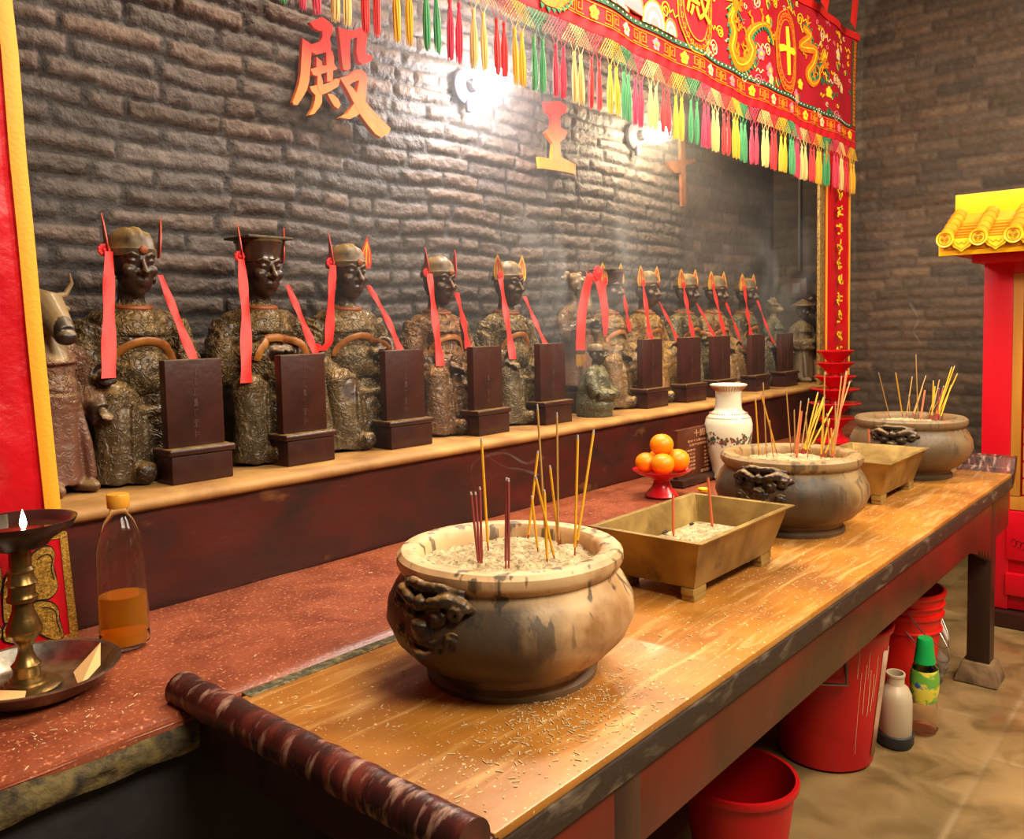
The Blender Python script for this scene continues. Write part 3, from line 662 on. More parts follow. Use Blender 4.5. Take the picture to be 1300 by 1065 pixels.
# ash flakes scattered on the table and counter
mb = MB()
for k in range(1300):
    if k < 1150:
        if random.random() < .55: c0 = (C1[0]+random.gauss(-.10, .14), C1[1]+random.gauss(-.22, .07))
        else: c0 = (random.uniform(TX0+.02, TX1), random.uniform(TY0+.01, TY1))
        x, y = c0; 
        if not (TX0 < x < TX1-.04 and TY0+.005 < y < TY1): continue
        if math.hypot(x-C1[0], y-C1[1]) < .16: continue
        z = CZ+.0006
    else:
        x, y, z = random.uniform(.35, 3.5), random.uniform(1.5, 2.05), CZ+.004
        if k % 2: x, y = random.gauss(.55, .12), random.gauss(1.56, .04)
    L_ = random.choice([.0008, .001, .0015, .002, .003, .006]); w_ = .0007; a = random.random()*PI
    dx, dy = math.cos(a), math.sin(a)
    q = [(x+dx*L_*i-dy*w_*j, y+dy*L_*i+dx*w_*j) for i, j in ((-1,-1),(1,-1),(1,1),(-1,1))]
    mb.add([(p[0], p[1], z) for p in q]+[(p[0], p[1], z+.0012) for p in q], [(3,2,1,0),(4,5,6,7),(0,1,5,4),(1,2,6,5),(2,3,7,6),(3,0,4,7)])
tag(mb.build('ash_flakes', M_debris, recalc=False, smooth=False), 'scattered pale ash flakes on the golden table and red counter', 'ash', None, 'stuff')

# ------------------------------------------------------------------ statues
def robe_mat(name, c1, c2, dust):
    m = mat(name, H(c1), .40, attr='tint', col2=H(c2), scale=7, lo=.5, hi=.8, dust=H(dust), dustlo=.15, dusthi=.95, coat=.1)
    nt = m.node_tree; N = nt.nodes; L = nt.links; b = N['Principled BSDF']; tc = N.new('ShaderNodeTexCoord')
    def nz(sc_, d, dist):
        n = N.new('ShaderNodeTexNoise'); n.inputs['Scale'].default_value = sc_; n.inputs['Detail'].default_value = d; n.inputs['Distortion'].default_value = dist; L.new(tc.outputs['Object'], n.inputs['Vector']); return n.outputs[0]
    a = N.new('ShaderNodeMath'); a.operation = 'SUBTRACT'; L.new(nz(34, 1.5, 1.6), a.inputs[0]); a.inputs[1].default_value = .5
    c = N.new('ShaderNodeMath'); c.operation = 'ABSOLUTE'; L.new(a.outputs[0], c.inputs[0])
    r = N.new('ShaderNodeMapRange'); L.new(c.outputs[0], r.inputs[0]); r.inputs[1].default_value = .10; r.inputs[2].default_value = 0.
    at = N.new('ShaderNodeAttribute'); at.attribute_name = 'cloth'; mu = N.new('ShaderNodeMath'); mu.operation = 'MULTIPLY'; L.new(r.outputs[0], mu.inputs[0]); L.new(at.outputs['Fac'], mu.inputs[1])
    bp = N.new('ShaderNodeBump'); bp.inputs['Strength'].default_value = .9; bp.inputs['Distance'].default_value = .006; L.new(mu.outputs[0], bp.inputs['Height']); L.new(bp.outputs[0], b.inputs['Normal'])
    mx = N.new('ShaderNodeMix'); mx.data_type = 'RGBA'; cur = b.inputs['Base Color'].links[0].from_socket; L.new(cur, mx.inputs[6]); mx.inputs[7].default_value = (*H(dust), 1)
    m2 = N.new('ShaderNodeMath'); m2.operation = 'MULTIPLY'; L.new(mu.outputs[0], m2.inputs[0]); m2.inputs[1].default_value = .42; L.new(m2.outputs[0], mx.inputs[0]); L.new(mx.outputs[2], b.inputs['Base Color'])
    return m
FACE = np.array(H('2e1a14'))
def hand(mb, w, d, s=1., curl=.4, side=1):
    """palm at w, fingers along d (curling down), thumb to the inside"""
    w, d = Vector(w), Vector(d).normalized(); up = Vector((0,0,1)); x = d.cross(up).normalized(); n = x.cross(d).normalized()
    mb.cap(w, w+d*.022*s, .019*s, .018*s, 10)
    for k in range(4):
        o = w+d*.026*s+x*(k-1.5)*.0108*s; L_ = (.020, .024, .023, .018)[k]*s
        p1 = o+d*L_; p2 = p1+(d*(1-curl)-n*curl)*L_*.9
        mb.tube([o, p1, p2, p2-n*.002], [.0064*s, .0060*s, .0054*s, .003*s], 8)
    o = w+d*.004*s+x*side*.017*s; mb.tube([o, o+d*.014*s+x*side*.010*s, o+d*.030*s+x*side*.012*s-n*.004*s], [.0075*s, .0066*s, .005*s], 8)
def head(mb, c, s=1., turn=0., beard=False):
    R = Matrix.Rotation(turn, 3, 'Z'); c = Vector(c)
    P = lambda x, y, z: c+R @ Vector((x, y, z))*s
    E = lambda p, r: mb.ell(P(*p), [q*s for q in r], 20, R)
    E((0, 0, .022), (.058, .068, .070)); E((0, -.018, -.030), (.047, .050, .052)); E((0, -.036, -.066), (.020, .020, .018))
    mb.tube([P(0, -.064, .020), P(0, -.074, .000), P(0, -.084, -.018), P(0, -.072, -.026)], [.006*s, .0075*s, .0105*s, .007*s], 10)
    for g in (-1, 1):
        E((g*.010, -.071, -.020), (.008, .007, .006)); E((g*.030, -.048, -.012), (.021, .017, .018))
        mb.tube([P(g*.010, -.067, .026), P(g*.026, -.064, .034), P(g*.043, -.050, .028)], [.006*s, .0062*s, .005*s], 8)
        E((g*.024, -.0585, .0135), (.0135, .008, .0072)); E((g*.060, .004, -.006), (.009, .017, .028)); E((g*.060, -.002, -.034), (.008, .009, .013))
    mb.tube([P(-.018, -.062, -.043), P(0, -.069, -.040), P(.018, -.062, -.043)], [.003*s, .0058*s, .003*s], 8)
    mb.tube([P(-.015, -.060, -.051), P(0, -.066, -.052), P(.015, -.060, -.051)], [.003*s, .0062*s, .003*s], 8)
def king(idx, X, Y, z0=LZ, s=1., rz=0., hat='cap', arms='knees', leaf='red', robe='5a4a2c', robe2='33261a', dust='a5824a', label='', ribbons=None, voxel=.005, lean=0., leafang=(.5, -.5), ribc=True, group='seated dark king statues on the ledge'):
    t = thing('seated_statue', label, 'statue', (X, Y, z0), rz, group)
    rs = np.random.RandomState(idx); b = MB(); C = lambda *a: b.cap(*a); E = lambda c, r: b.ell(c, r, 20)
    E((0, 0, .33), (.118, .088, .17)); E((0, -.040, .285), (.102, .082, .085)); E((0, -.02, .385), (.108, .078, .085))
    C((-.085, 0, .415), (.085, 0, .415), .056, .056); b.tube([(0, 0, .40), (0, 0, .45), (0, -.002, .485)], [.115, .078, .046], 20); C((0, 0, .46), (0, -.008, .54), .038, .036)
    hc = Vector((lean*.02, -.018, .592)); head(b, hc, 1., turn=.0)
    E((0, .02, .10), (.155, .125, .15)); E((0, .0, .19), (.15, .12, .09))
    kw = .118
    for g in (-1, 1):
        C((g*.07, .0, .19), (g*kw, -.135, .205), .082, .070)
        b.tube([(g*kw, -.135, .215), (g*(kw-.002), -.153, .14), (g*(kw+.004), -.160, .07), (g*(kw+.008), -.160, .006)], [.066, .070, .076, .082], 18)
        E((g*.084, -.236 if g < 0 else -.190, .030), (.036, .060, .032))
        if g < 0: E((g*.084, -.276, .036), (.029, .026, .028))
    b.tube([(0, -.10, .215), (0, -.135, .14), (0, -.15, .06), (0, -.155, .006)], [.05, .055, .062, .07], 16)
    # drapery: swags between the knees, panel edges, sleeve hems
    for k in range(4):
        zz = .205-.045*k; dp = .018+.012*k
        b.tube([(-.10, -.178-.006*k, zz), (-.05, -.166-.012*k, zz-dp), (0, -.160-.014*k, zz-dp*1.35), (.05, -.166-.012*k, zz-dp), (.10, -.178-.006*k, zz)], [.010, .016, .018, .016, .010], 10)
    for g in (-1, 1):
        b.tube([(g*.05, -.12, .235), (g*.045, -.18, .17), (g*.05, -.205, .09), (g*.04, -.215, .01)], [.006, .009, .009, .010], 8)
        b.tube([(g*.15, -.10, .25), (g*.178, -.14, .17), (g*.182, -.17, .09), (g*.185, -.18, .01)], [.005, .009, .009, .010], 8)
        b.tube([(g*.09, -.21, .22), (g*.10, -.232, .15), (g*.105, -.243, .06), (g*.11, -.245, .0)], [.004, .006, .006, .007], 8)
    hands = []
    def arm(g, elbow, wrist, d, curl=.5):
        b.tube([(g*.118, 0, .425), (g*.148, .0, .36), elbow], [.050, .054, .056], 16); b.ell(elbow, (.057,)*3, 16)
        e, w = Vector(elbow), Vector(wrist); b.tube([e, e.lerp(w, .5), w], [.055, .050, .040], 16)
        b.tube([e+Vector((0, 0, -.02)), e.lerp(w, .5)+Vector((0, 0, -.045)), w+Vector((0, 0, -.045))], [.04, .042, .030], 14)
        # sleeve hem ring
        dd = (w-e).normalized(); q = dd.to_track_quat('Z', 'Y'); ring = [w+q @ Vector((math.cos(a)*.036, math.sin(a)*.042, .0)) for a in np.linspace(0, 2*PI, 14)]
        b.tube(ring, .008, 7)
        hand(b, w+dd*.012, d, 1.15, curl, -g); hands.append(w+dd*.03)
    if arms == 'knees':
        for g in (-1, 1): arm(g, (g*.158, -.03, .275), (g*.135, -.145, .270), (-g*.15, -1, -.3))
    elif arms == 'clasp':
        for g in (-1, 1): arm(g, (g*.160, -.035, .29), (g*.045, -.135, .335), (-g*1, -.25, .1))
    elif arms == 'belt':
        arm(-1, (-.16, -.02, .27), (-.115, -.15, .215), (.6, -.6, -.4)); arm(1, (.165, -.03, .29), (.10, -.125, .335), (-1, -.2, -.1))
    elif arms == 'lap':
        arm(-1, (-.16, -.02, .28), (-.05, -.15, .265), (1, -.3, -.35)); arm(1, (.16, -.03, .28), (.13, -.14, .26), (0, -1, -.4))
    elif arms == 'fist':
        arm(-1, (-.165, -.03, .27), (-.150, -.14, .285), (-.2, -1, .15), 1.); arm(1, (.16, -.03, .275), (.125, -.14, .265), (-.2, -1, -.4))
    def warp(p):
        p = np.asarray(p, float).reshape(-1, 3).copy(); f = np.clip((p[:, 2]-.40)/.09, 0, 1); p[:, 0] *= .90+.10*f
        k = (p[:, 1] < -.04); g = 1-np.clip((p[:, 2]-.42)/.07, 0, 1); p[:, 1] = np.where(k, -.04+(p[:, 1]+.04)*(1-.30*g), p[:, 1]); p[:, 2] = np.maximum(p[:, 2], .003); return p
    b.v = [tuple(x) for x in warp(b.v)]
    hs = warp([list(h) for h in hands]); hcn = np.array(list(hc))
    sd = rs.rand()*20
    def keep(co):       # 1 on cloth, 0 on skin
        k = np.clip((np.linalg.norm((co-hcn)/np.array([1, 1, 1.05]), axis=1)-.088)/.02, 0, 1)
        for h in hs: k = np.minimum(k, np.clip((np.linalg.norm(co-h, axis=1)-.040)/.012, 0, 1))
        return k
    def disp(co):
        q = co*26+sd; wv = fbm(co*9+sd, 2)[:, None]*2.2; n = fbm(q+wv, 3); rid = 1-np.abs(2*n-1)*2.6
        up = np.clip((co[:, 2]-.0)/.05, 0, 1); m1 = np.where(co[:, 2] > .23, 1., .3)
        fold = np.sin(co[:, 0]*95+np.sin(co[:, 2]*16+sd)*1.6+co[:, 1]*30)*np.clip((.22-co[:, 2])/.1, 0, 1)*.0025
        return keep(co)*(np.clip(rid, -.3, 1)*.0052*m1*up+fold+(fbm(co*60, 2)-.5)*.001)
    base, b2 = np.array(H(robe)), np.array(H(robe2))
    def tint(co):
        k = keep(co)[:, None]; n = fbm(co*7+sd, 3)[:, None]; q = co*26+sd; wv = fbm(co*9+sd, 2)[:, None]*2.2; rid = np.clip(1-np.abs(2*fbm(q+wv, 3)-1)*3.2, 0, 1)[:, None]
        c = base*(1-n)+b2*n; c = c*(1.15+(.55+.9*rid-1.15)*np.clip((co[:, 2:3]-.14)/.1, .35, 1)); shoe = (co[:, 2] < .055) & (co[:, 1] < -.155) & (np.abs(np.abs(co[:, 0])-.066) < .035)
        c = np.where(shoe[:, None], np.array(H('2a1c16')), c)
        return np.clip(c*k+FACE*(1-k), 0, 1)
    m = robe_mat('aged_robe_lacquer', robe, robe2, dust)
    # body and face share one mesh; the face stays dark through the tint, only the cloth gathers dust
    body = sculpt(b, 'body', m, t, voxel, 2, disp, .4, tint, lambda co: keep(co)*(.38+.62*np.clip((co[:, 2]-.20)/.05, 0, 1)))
    # collar, arched belt
    col_ = [(math.cos(a)*.050, math.sin(a)*.052-.004, .487-.012*(1-math.sin(a))*.5) for a in np.linspace(0, 2*PI, 22)]
    MB().tube(col_, .0075, 8).build('collar', M_collar, t)
    bvh = BVHTree.FromPolygons([v.co.copy() for v in body.data.vertices], [tuple(p.vertices) for p in body.data.polygons])
    def front(x, z, off=.004):
        hit = bvh.ray_cast(Vector((x, -1, z)), Vector((0, 1, 0)))
        return hit[0].y-off if hit[0] is not None else None
    bl = []
    for k in range(17):
        a = PI*k/16; x, z = -math.cos(a)*.088, .315+math.sin(a)*.068; y = front(x, z, .004)
        bl.append((x, y if y is not None else -.08, z))
    MB().tube(bl, [.013]*17, 8, .45, up=(0, -1, 0)).build('belt', M_belt, t)
    # headgear
    hz = hc.z; hx_ = hc.x; hy_ = hc.y
    if hat == 'cap':
        cp_ = MB()
        pr = [(.0635, .030), (.0665, .038), (.0665, .050), (.063, .054), (.060, .075), (.050, .094), (.032, .108), (.012, .113), (.001, .114)]
        cp_.lathe(pr, 40, (hx_, hy_+.004, hz-.002), sy=1.13)
        a = np.array(cp_.v); q = a-np.array([hx_, hy_, hz]); an = np.arctan2(q[:, 1], q[:, 0]); r_ = (np.clip((q[:, 2]-.055)/.02, 0, 1))*.0035*np.sin(q[:, 0]*190); a[:, 2] += r_; cp_.v = [tuple(x) for x in a]
        cp_.build('cap', M_capb, t)
        MB().ell((hx_, hy_-.075, hz+.044), (.012, .006, .012), 12).build('cap_jewel', M_collar, t)
    elif hat == 'board':
        cp_ = MB(); cp_.lathe([(.0635, .028), (.067, .036), (.064, .05), (.072, .098), (.001, .098)], 32, (hx_, hy_+.004, hz), sy=1.1); cp_.build('cap', M_face, t)
        MB().box((hx_-.080, hy_-.070, hz+.0985), (hx_+.080, hy_+.075, hz+.107)).build('hat_board', M_capb, t, bevel=.003)
        MB().lathe([(.069, .086), (.0735, .090), (.0745, .097), (.070, .098)], 32, (hx_, hy_+.004, hz), sy=1.1).build('hat_band', M_capb, t)
    # gilt leaf ornaments, rosette, ribbons
    lm = M_leafR if leaf == 'red' else M_leafY
    for g, ang in zip((-1, 1), leafang):
        lf = MB(); poly = [(-.018, 0), (-.022, .02), (-.021, .045), (-.014, .075), (0, .115), (.014, .075), (.021, .045), (.022, .02), (.018, 0)]
        R = Matrix.Rotation(ang, 3, 'Z'); base_ = Vector((hx_+g*.072, hy_-.015, hz+.028))
        fr = lambda u, v, d: base_+R @ Vector((u, d+v*v*1.2*0, v))+Vector((g*v*.10, 0, 0))
        lf.prism(poly, fr, -.0015, .0015); o = lf.build('leaf_ornament', lm, t)
        in_ = MB(); in_.strip([(0, .012), (0, .09)], .005, fr, -.0032, -.0015); in_.strip([(-.013, .02), (-.010, .06), (0, .095)], .003, fr, -.003, -.0015); in_.strip([(.013, .02), (.010, .06), (0, .095)], .003, fr, -.003, -.0015)
        in_.build('leaf_vein', M_gold if leaf == 'red' else M_leafR, o)
    rg = MB(); rc = Vector((hx_-.084, hy_-.030, hz+.045)) if leafang[0] < 1 else Vector((hx_-.085, hy_-.02, hz+.042))
    for k in range(9):
        a = 2*PI*k/9; rg.ell(rc+Vector((math.cos(a)*.0115, -.002, math.sin(a)*.0115)), (.0075, .005, .0075), 8)
    rg.ell(rc+Vector((0, -.005, 0)), (.008, .006, .008), 10); rg.build('rosette', M_rose, t)
    if ribbons is None: ribbons = [[(-.078, .625), (-.082, .52), (-.088, .42), (-.092, .31)], [(.072, .600), (.092, .50), (.125, .40), (.150, .295)]]
    for path, wd in zip(ribbons, (.034, .026)):
        pts = []; nseg = 26
        # resample
        P = [Vector((x, 0, z)) for x, z in path]; L_ = [0]
        for a_, c_ in zip(P, P[1:]): L_.append(L_[-1]+(c_-a_).length)
        lim = []; XZ = []
        for k in range(nseg):
            d = L_[-1]*k/(nseg-1); i = max(j for j in range(len(P)-1) if L_[j] <= d+1e-9); f = (d-L_[i])/(L_[i+1]-L_[i]); p = P[i].lerp(P[i+1], f)
            ys = [front(p.x+o_, p.z, .007) for o_ in (-wd/2, 0, wd/2)]; ys = [q for q in ys if q is not None]; lim.append(min(ys+[.02])); XZ.append((p.x, p.z))
        y0 = min(-.050, lim[0]); slope = min([(lim[k]-y0)/(k/(nseg-1)) for k in range(3, nseg)]+[0]); Y_ = [min(y0+slope*k/(nseg-1), y0) for k in range(nseg)]
        for _ in range(3): Y_ = [Y_[0]]+[(Y_[k-1]+2*Y_[k]+Y_[k+1])/4 for k in range(1, nseg-1)]+[Y_[-1]]
        pts = [(XZ[k][0], Y_[k], XZ[k][1], k/(nseg-1)) for k in range(nseg)]
        vs = []; fs = []
        for k, (x, y, z, f) in enumerate(pts):
            ww = wd*(.75+.45*f)/2; tw = .004*math.sin(k*.55+idx)
            vs += [(x-ww, y-tw, z), (x, y-.003, z), (x+ww, y+tw, z)]
        n3 = len(vs); vs += [(a_[0], a_[1]+.0016, a_[2]) for a_ in vs]
        for k in range(nseg-1):
            for q in (0, 1):
                a_ = 3*k+q; fs.append((a_, a_+1, a_+4, a_+3)); fs.append((n3+a_+3, n3+a_+4, n3+a_+1, n3+a_))
            fs.append((3*k, 3*k+3, n3+3*k+3, n3+3*k)); fs.append((3*k+2, n3+3*k+2, n3+3*k+5, 3*k+5))
        e = 3*(nseg-1); fs += [(0, n3, n3+1, 1), (1, n3+1, n3+2, 2), (e, e+1, n3+e+1, n3+e), (e+1, e+2, n3+e+2, n3+e+1)]
        MB().add(vs, fs).build('ribbon', M_ribbon, t)
    if s != 1.: t.scale = (s, s, s)
    return t
KY = 2.468
rbA = lambda x1, z1, x2, z2, w=-.078: [[(w, .63), (w-.006, .5), (x1, z1)], [(.072, .60), (.095, .50), (x2, z2)]]
king(1, 1.145, KY, s=1.03, hat='cap', arms='fist', robe='5c4a2e', dust='8c6c3c', leafang=(1.35, 1.3), voxel=.0042, ribbons=[[(-.076, .63), (-.110, .46), (-.145, .29)], [(.066, .57), (.095, .43), (.125, .30)]],
     label='leftmost seated dark king statue, ridged cap and long red ribbons, beside the ox-headed figure')
king(2, 1.57, KY, s=1.035, hat='board', arms='clasp', robe='554428', dust='8c6c3c', leafang=(1.2, 1.25), voxel=.0042, ribbons=[[(-.085, .625), (-.105, .45), (-.145, .25)], [(.078, .55), (.115, .42), (.150, .29)]],
     label='seated king statue in a flat board hat with clasped hands, second from the left')
king(3, 1.925, KY, s=1.03, hat='cap', arms='belt', robe='5e4b2b', dust='94723e', leafang=(1.2, -.3), voxel=.0042, ribbons=[[(-.082, .625), (-.105, .46), (-.120, .36), (-.150, .335), (-.185, .36)], [(.070, .56), (.125, .44), (.155, .33)]],
     label='seated king statue whose left-hand ribbon curls up at its end, third from the left')
king(4, 2.385, KY, hat='cap', arms='lap', robe='6a4c30', robe2='3f2619', dust='a3703e', leafang=(1.2, 1.25), ribbons=[[(-.078, .63), (-.095, .45), (-.112, .27)], [(.07, .56), (.095, .45), (.11, .33)]],
     label='seated reddish brown king statue resting one hand in its lap, fourth from the left')
king(5, 2.81, KY, hat='cap', arms='knees', leaf='y', robe='5a4c30', dust='9a7a44', leafang=(-.85, -.6), label='seated king statue with gilt leaves and broad ochre belt, fifth from the left',
     ribbons=[[(-.085, .63), (-.105, .45), (-.125, .28)], [(.075, .55), (.105, .42), (.14, .30)]])
king(6, 3.60, KY, hat='board', arms='lap', leaf='y', robe='7c5c34', dust='b08648', leafang=(-.85, -.6), voxel=.006, label='seated king statue in a gilt-edged flat board hat, behind the small folded-arm figure',
     ribbons=[[(-.085, .62), (-.10, .50), (-.11, .40)], [(.075, .60), (.10, .48), (.12, .38)]])
king(7, 3.955, KY, hat='cap', arms='knees', leaf='y', robe='9a7038', robe2='6a4824', dust='c29850', leafang=(-.85, -.6), voxel=.006, label='golden brown seated king statue just right of the board-hatted king with gilt edge',
     ribbons=[[(-.085, .63), (-.13, .45), (-.155, .37), (-.13, .27)], [(.075, .54), (.12, .40), (.15, .27)]])
king(8, 4.385, KY, hat='cap', arms='belt', leaf='y', robe='5c5032', dust='927a48', leafang=(-.85, -.6), voxel=.006, label='olive seated king statue with twin gilt leaves, third from the right end of the row',
     ribbons=[[(-.082, .62), (-.095, .45), (-.10, .27)], [(.06, .54), (.11, .42), (.15, .28)]])
king(9, 4.745, KY, hat='cap', arms='lap', leaf='y', robe='8a663a', robe2='5a3e24', dust='b28a4e', leafang=(-.85, -.6), voxel=.006, label='tan seated king statue with twin gilt leaves, second from the right end of the row',
     ribbons=[[(-.08, .62), (-.09, .45), (-.09, .27)], [(.06, .56), (.12, .42), (.19, .24)]])
king(10, 5.165, KY, hat='cap', arms='knees', leaf='y', robe='565040', dust='8a7a50', leafang=(-.85, -.6), voxel=.006, label='rightmost of the seated king statues, grey-green, next to the small attendants',
     ribbons=[[(-.08, .62), (-.085, .47), (-.08, .33)], [(.05, .56), (.10, .42), (.17, .27)]])

# standing attendants ------------------------------------------------
def attendant(name, label, X, Y, z0, s, headkind, robe, dust, arms='chest', rz=0., idx=31, voxel=.005, cat='statue'):
    t = thing(name, label, cat, (X, Y, z0), rz); b = MB()
    b.ell((0, 0, .33), (.075, .055, .10), 20); b.ell((0, -.012, .28), (.078, .06, .07), 20); b.cap((-.058, 0, .385), (.058, 0, .385), .036, .036)
    b.tube([(0, 0, .36), (0, 0, .41), (0, -.004, .435)], [.075, .05, .03], 18); b.cap((0, 0, .42), (0, -.004, .455), .027, .026)
    b.tube([(0, 0, .27), (0, 0, .16), (0, 0, .07), (0, 0, .028)], [.082, .085, .095, .10], 24)
    for g in (-1, 1):
        b.ell((g*.048, -.075, .018), (.03, .058, .021), 16); b.tube([(g*.05, -.06, .24), (g*.055, -.08, .14), (g*.06, -.09, .04)], [.010, .014, .015], 8)
    hands = []
    for g in (-1, 1):
        if arms == 'chest': e, w, d = (g*.105, -.02, .29), (g*.035, -.095, .335), (-g, -.3, .5)
        elif arms == 'fold': e, w, d = (g*.11, -.03, .27), (g*.02, -.105, .265), (-g, -.1, 0)
        elif arms == 'carry': e, w, d = (g*.105, -.03, .28), (.03+g*.03, -.12, .30+g*.02), (-g, -.5, .3)
        else: e, w, d = (g*.105, -.01, .28), (g*.105, -.075, .22), (0, -1, -.4)
        b.tube([(g*.072, 0, .39), (g*.098, 0, .34), e], [.034, .038, .038], 14); b.ell(e, (.039,)*3, 14)
        ev, wv = Vector(e), Vector(w); b.tube([ev, wv], [.037, .027], 14); b.tube([ev+Vector((0, 0, -.02)), wv+Vector((0, 0, -.03))], [.03, .022], 12)
        hand(b, wv, d, .8, .5, -g); hands.append(wv)
    hc = Vector((0, -.01, .505))
    if headkind in ('human', 'bald', 'hat'): head(b, hc, .68)
    elif headkind == 'ox':
        b.tube([(0, .03, .53), (0, -.02, .515), (0, -.065, .475), (0, -.10, .44)], [.040, .048, .037, .029], 16); b.ell((0, -.105, .432), (.031, .022, .023), 16); b.ell((0, -.01, .535), (.048, .04, .024), 16)
        for g in (-1, 1):
            b.ell((g*.036, -.035, .515), (.010, .011, .009), 10); b.ell((g*.060, .01, .512), (.024, .011, .013), 12); b.ell((g*.014, -.122, .436), (.006, .005, .006), 8)
    elif headkind == 'horse':
        b.tube([(0, .02, .545), (0, -.02, .52), (0, -.055, .46), (0, -.075, .405)], [.034, .042, .031, .026], 16); b.ell((0, -.078, .40), (.027, .022, .022), 14); b.ell((0, .01, .555), (.045, .045, .03), 14)
        for g in (-1, 1): b.ell((g*.034, -.04, .50), (.008, .010, .008), 10); b.ell((g*.050, .015, .575), (.020, .016, .018), 12); b.ell((g*.082, .012, .555), (.020, .015, .014), 12)
    elif headkind == 'beast':
        b.ell((0, 0, .50), (.046, .05, .045), 18); b.ell((0, -.05, .485), (.028, .03, .024), 14)
        for k in range(9): a = PI*k/8; b.cap((math.cos(a)*.045, -.01, .52+math.sin(a)*.02), (math.cos(a)*.07, .0+.01*math.sin(k*2), .535+math.sin(a)*.035), .012, .007)
        for g in (-1, 1): b.cap((g*.02, -.045, .515), (g*.045, -.03, .525), .008, .008)
    hcn = np.array(list(hc)); hs = np.array([list(h) for h in hands]); b.v = [(x_, y_, max(z_, .003)) for x_, y_, z_ in b.v]
    def keep(co):
        k = np.clip((np.linalg.norm(co-hcn, axis=1)-.072)/.012, 0, 1) if headkind in ('human', 'bald', 'hat', 'beast') else np.clip((.445-co[:, 2])/.01, 0, 1)*np.clip((np.linalg.norm(co-np.array([0, -.08, .42]), axis=1)-.05)/.01, 0, 1)
        for h in hs: k = np.minimum(k, np.clip((np.linalg.norm(co-h, axis=1)-.032)/.01, 0, 1))
        return k
    skin = np.array({'ox': H('8f7550'), 'horse': H('6a5434'), 'beast': H('6a5a40')}.get(headkind, H('33221a')))
    def disp(co):
        q = co*30+idx; n = fbm(q+fbm(co*10+idx, 2)[:, None]*2, 3)
        fold = np.sin(co[:, 0]*120+np.sin(co[:, 2]*15+idx))*np.clip((.24-co[:, 2])/.05, 0, 1)*.0022
        return keep(co)*(np.clip(1-np.abs(2*n-1)*2.6, -.3, 1)*.0038*np.clip((co[:, 2]-.22)/.03, 0.25, 1)+fold)
    bs = np.array(H(robe))
    def tint(co):
        k = keep(co)[:, None]; n = fbm(co*9+idx, 3)[:, None]; c = bs*(.6+.8*n)
        sk = skin*(.8+.4*n)
        if headkind == 'ox': sk = np.where((co[:, 1] < -.098)[:, None], np.array(H('241a14')), sk)
        dk = np.array(H('2c1d17')); isd = (np.min(np.stack([np.linalg.norm(co-h, axis=1) for h in hs]), axis=0) < .05)[:, None]; sk = np.where(isd, dk, sk)
        return np.clip(c*k+sk*(1-k), 0, 1)
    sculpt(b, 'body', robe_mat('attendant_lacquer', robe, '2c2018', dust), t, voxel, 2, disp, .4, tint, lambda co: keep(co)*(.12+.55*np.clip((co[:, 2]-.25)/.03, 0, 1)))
    if headkind == 'ox':
        for g in (-1, 1): MB().tube([(g*.04, .01, .545), (g*.072, .012, .553), (g*.088, .005, .585), (g*.078, -.005, .612)], [.011, .009, .006, .002], 10).build('horn', M_ox, t)
    if headkind == 'bald': MB().lathe([(.047, .0), (.05, .008), (.046, .03), (.03, .045), (.001, .05)], 24, (0, -.01, .525)).build('cap', M_face, t)
    if headkind == 'hat': MB().lathe([(.001, .055), (.03, .04), (.085, .008), (.085, .004), (.03, .024), (.001, .03)], 28, (0, -.015, .54)).build('brimmed_hat', M_ox, t)
    if arms == 'chest' or headkind == 'horse':
        MB().tube([(math.sin(a)*.086, -math.cos(a)*.070-.002, .262) for a in np.linspace(0, 2*PI, 30)], .009, 8, .6, up=(0, 0, 1)).build('belt', M_belt, t)
    if s != 1.: t.scale = (s, s, s)
    return t, b
attendant('ox_headed_statue', 'small standing statue with a pale ox head, by the edge of the left red drape',   .872, 2.38, LZ, .95, 'ox', '6b4434', '8f7348', 'down', 0.15, 33, .0042)
st_ = box('plinth_block', (3.20, 2.31, LZ), (3.42, 2.55, LZ+.10), M_darkwood, bevel=.005)
tag(st_, 'low dark block under the standing horse-headed statue', 'plinth')
hf, _ = attendant('horse_headed_statue', 'standing horse-headed statue with a wide red fringed scarf over its head and shoulders', 3.31, 2.45, LZ+.10, .98, 'horse', '6a4a38', '927044', 'chest', 0., 41, .005)
# the fringed scarf that hangs over the horse-headed statue
def cloth_strip(pts, w, m, name, parent, th=.0018, up=(0, -1, 0)):
    vs = []; fs = []; P = [Vector(p) for p in pts]; n = len(P)
    for i, p in enumerate(P):
        tt = (P[min(i+1, n-1)]-P[max(i-1, 0)]).normalized(); x = tt.cross(Vector(up)).normalized(); nn = x.cross(tt).normalized(); ww = w[i] if hasattr(w, '__len__') else w
        for k in (-1, -.33, .33, 1): vs.append(p+x*k*ww/2+nn*(.003 if abs(k) < .5 else 0))
    m_ = len(vs); vs += [v+Vector((0, th, 0)) for v in vs]
    for i in range(n-1):
        for k in range(3): a = 4*i+k; fs += [(a, a+1, a+5, a+4), (m_+a+4, m_+a+5, m_+a+1, m_+a)]
        fs += [(4*i, 4*i+4, m_+4*i+4, m_+4*i), (4*i+3, m_+4*i+3, m_+4*i+7, 4*i+7)]
    e = 4*(n-1)
    for k in range(3): fs += [(k, m_+k, m_+k+1, k+1), (e+k, e+k+1, m_+e+k+1, m_+e+k)]
    return MB().add(vs, fs).build(name, m, parent)
scf = thing('red_scarf', 'wide red silk scarf with gold fringe draped from a rosette over the horse-headed statue', 'scarf', (3.31, 2.36, LZ+.66))
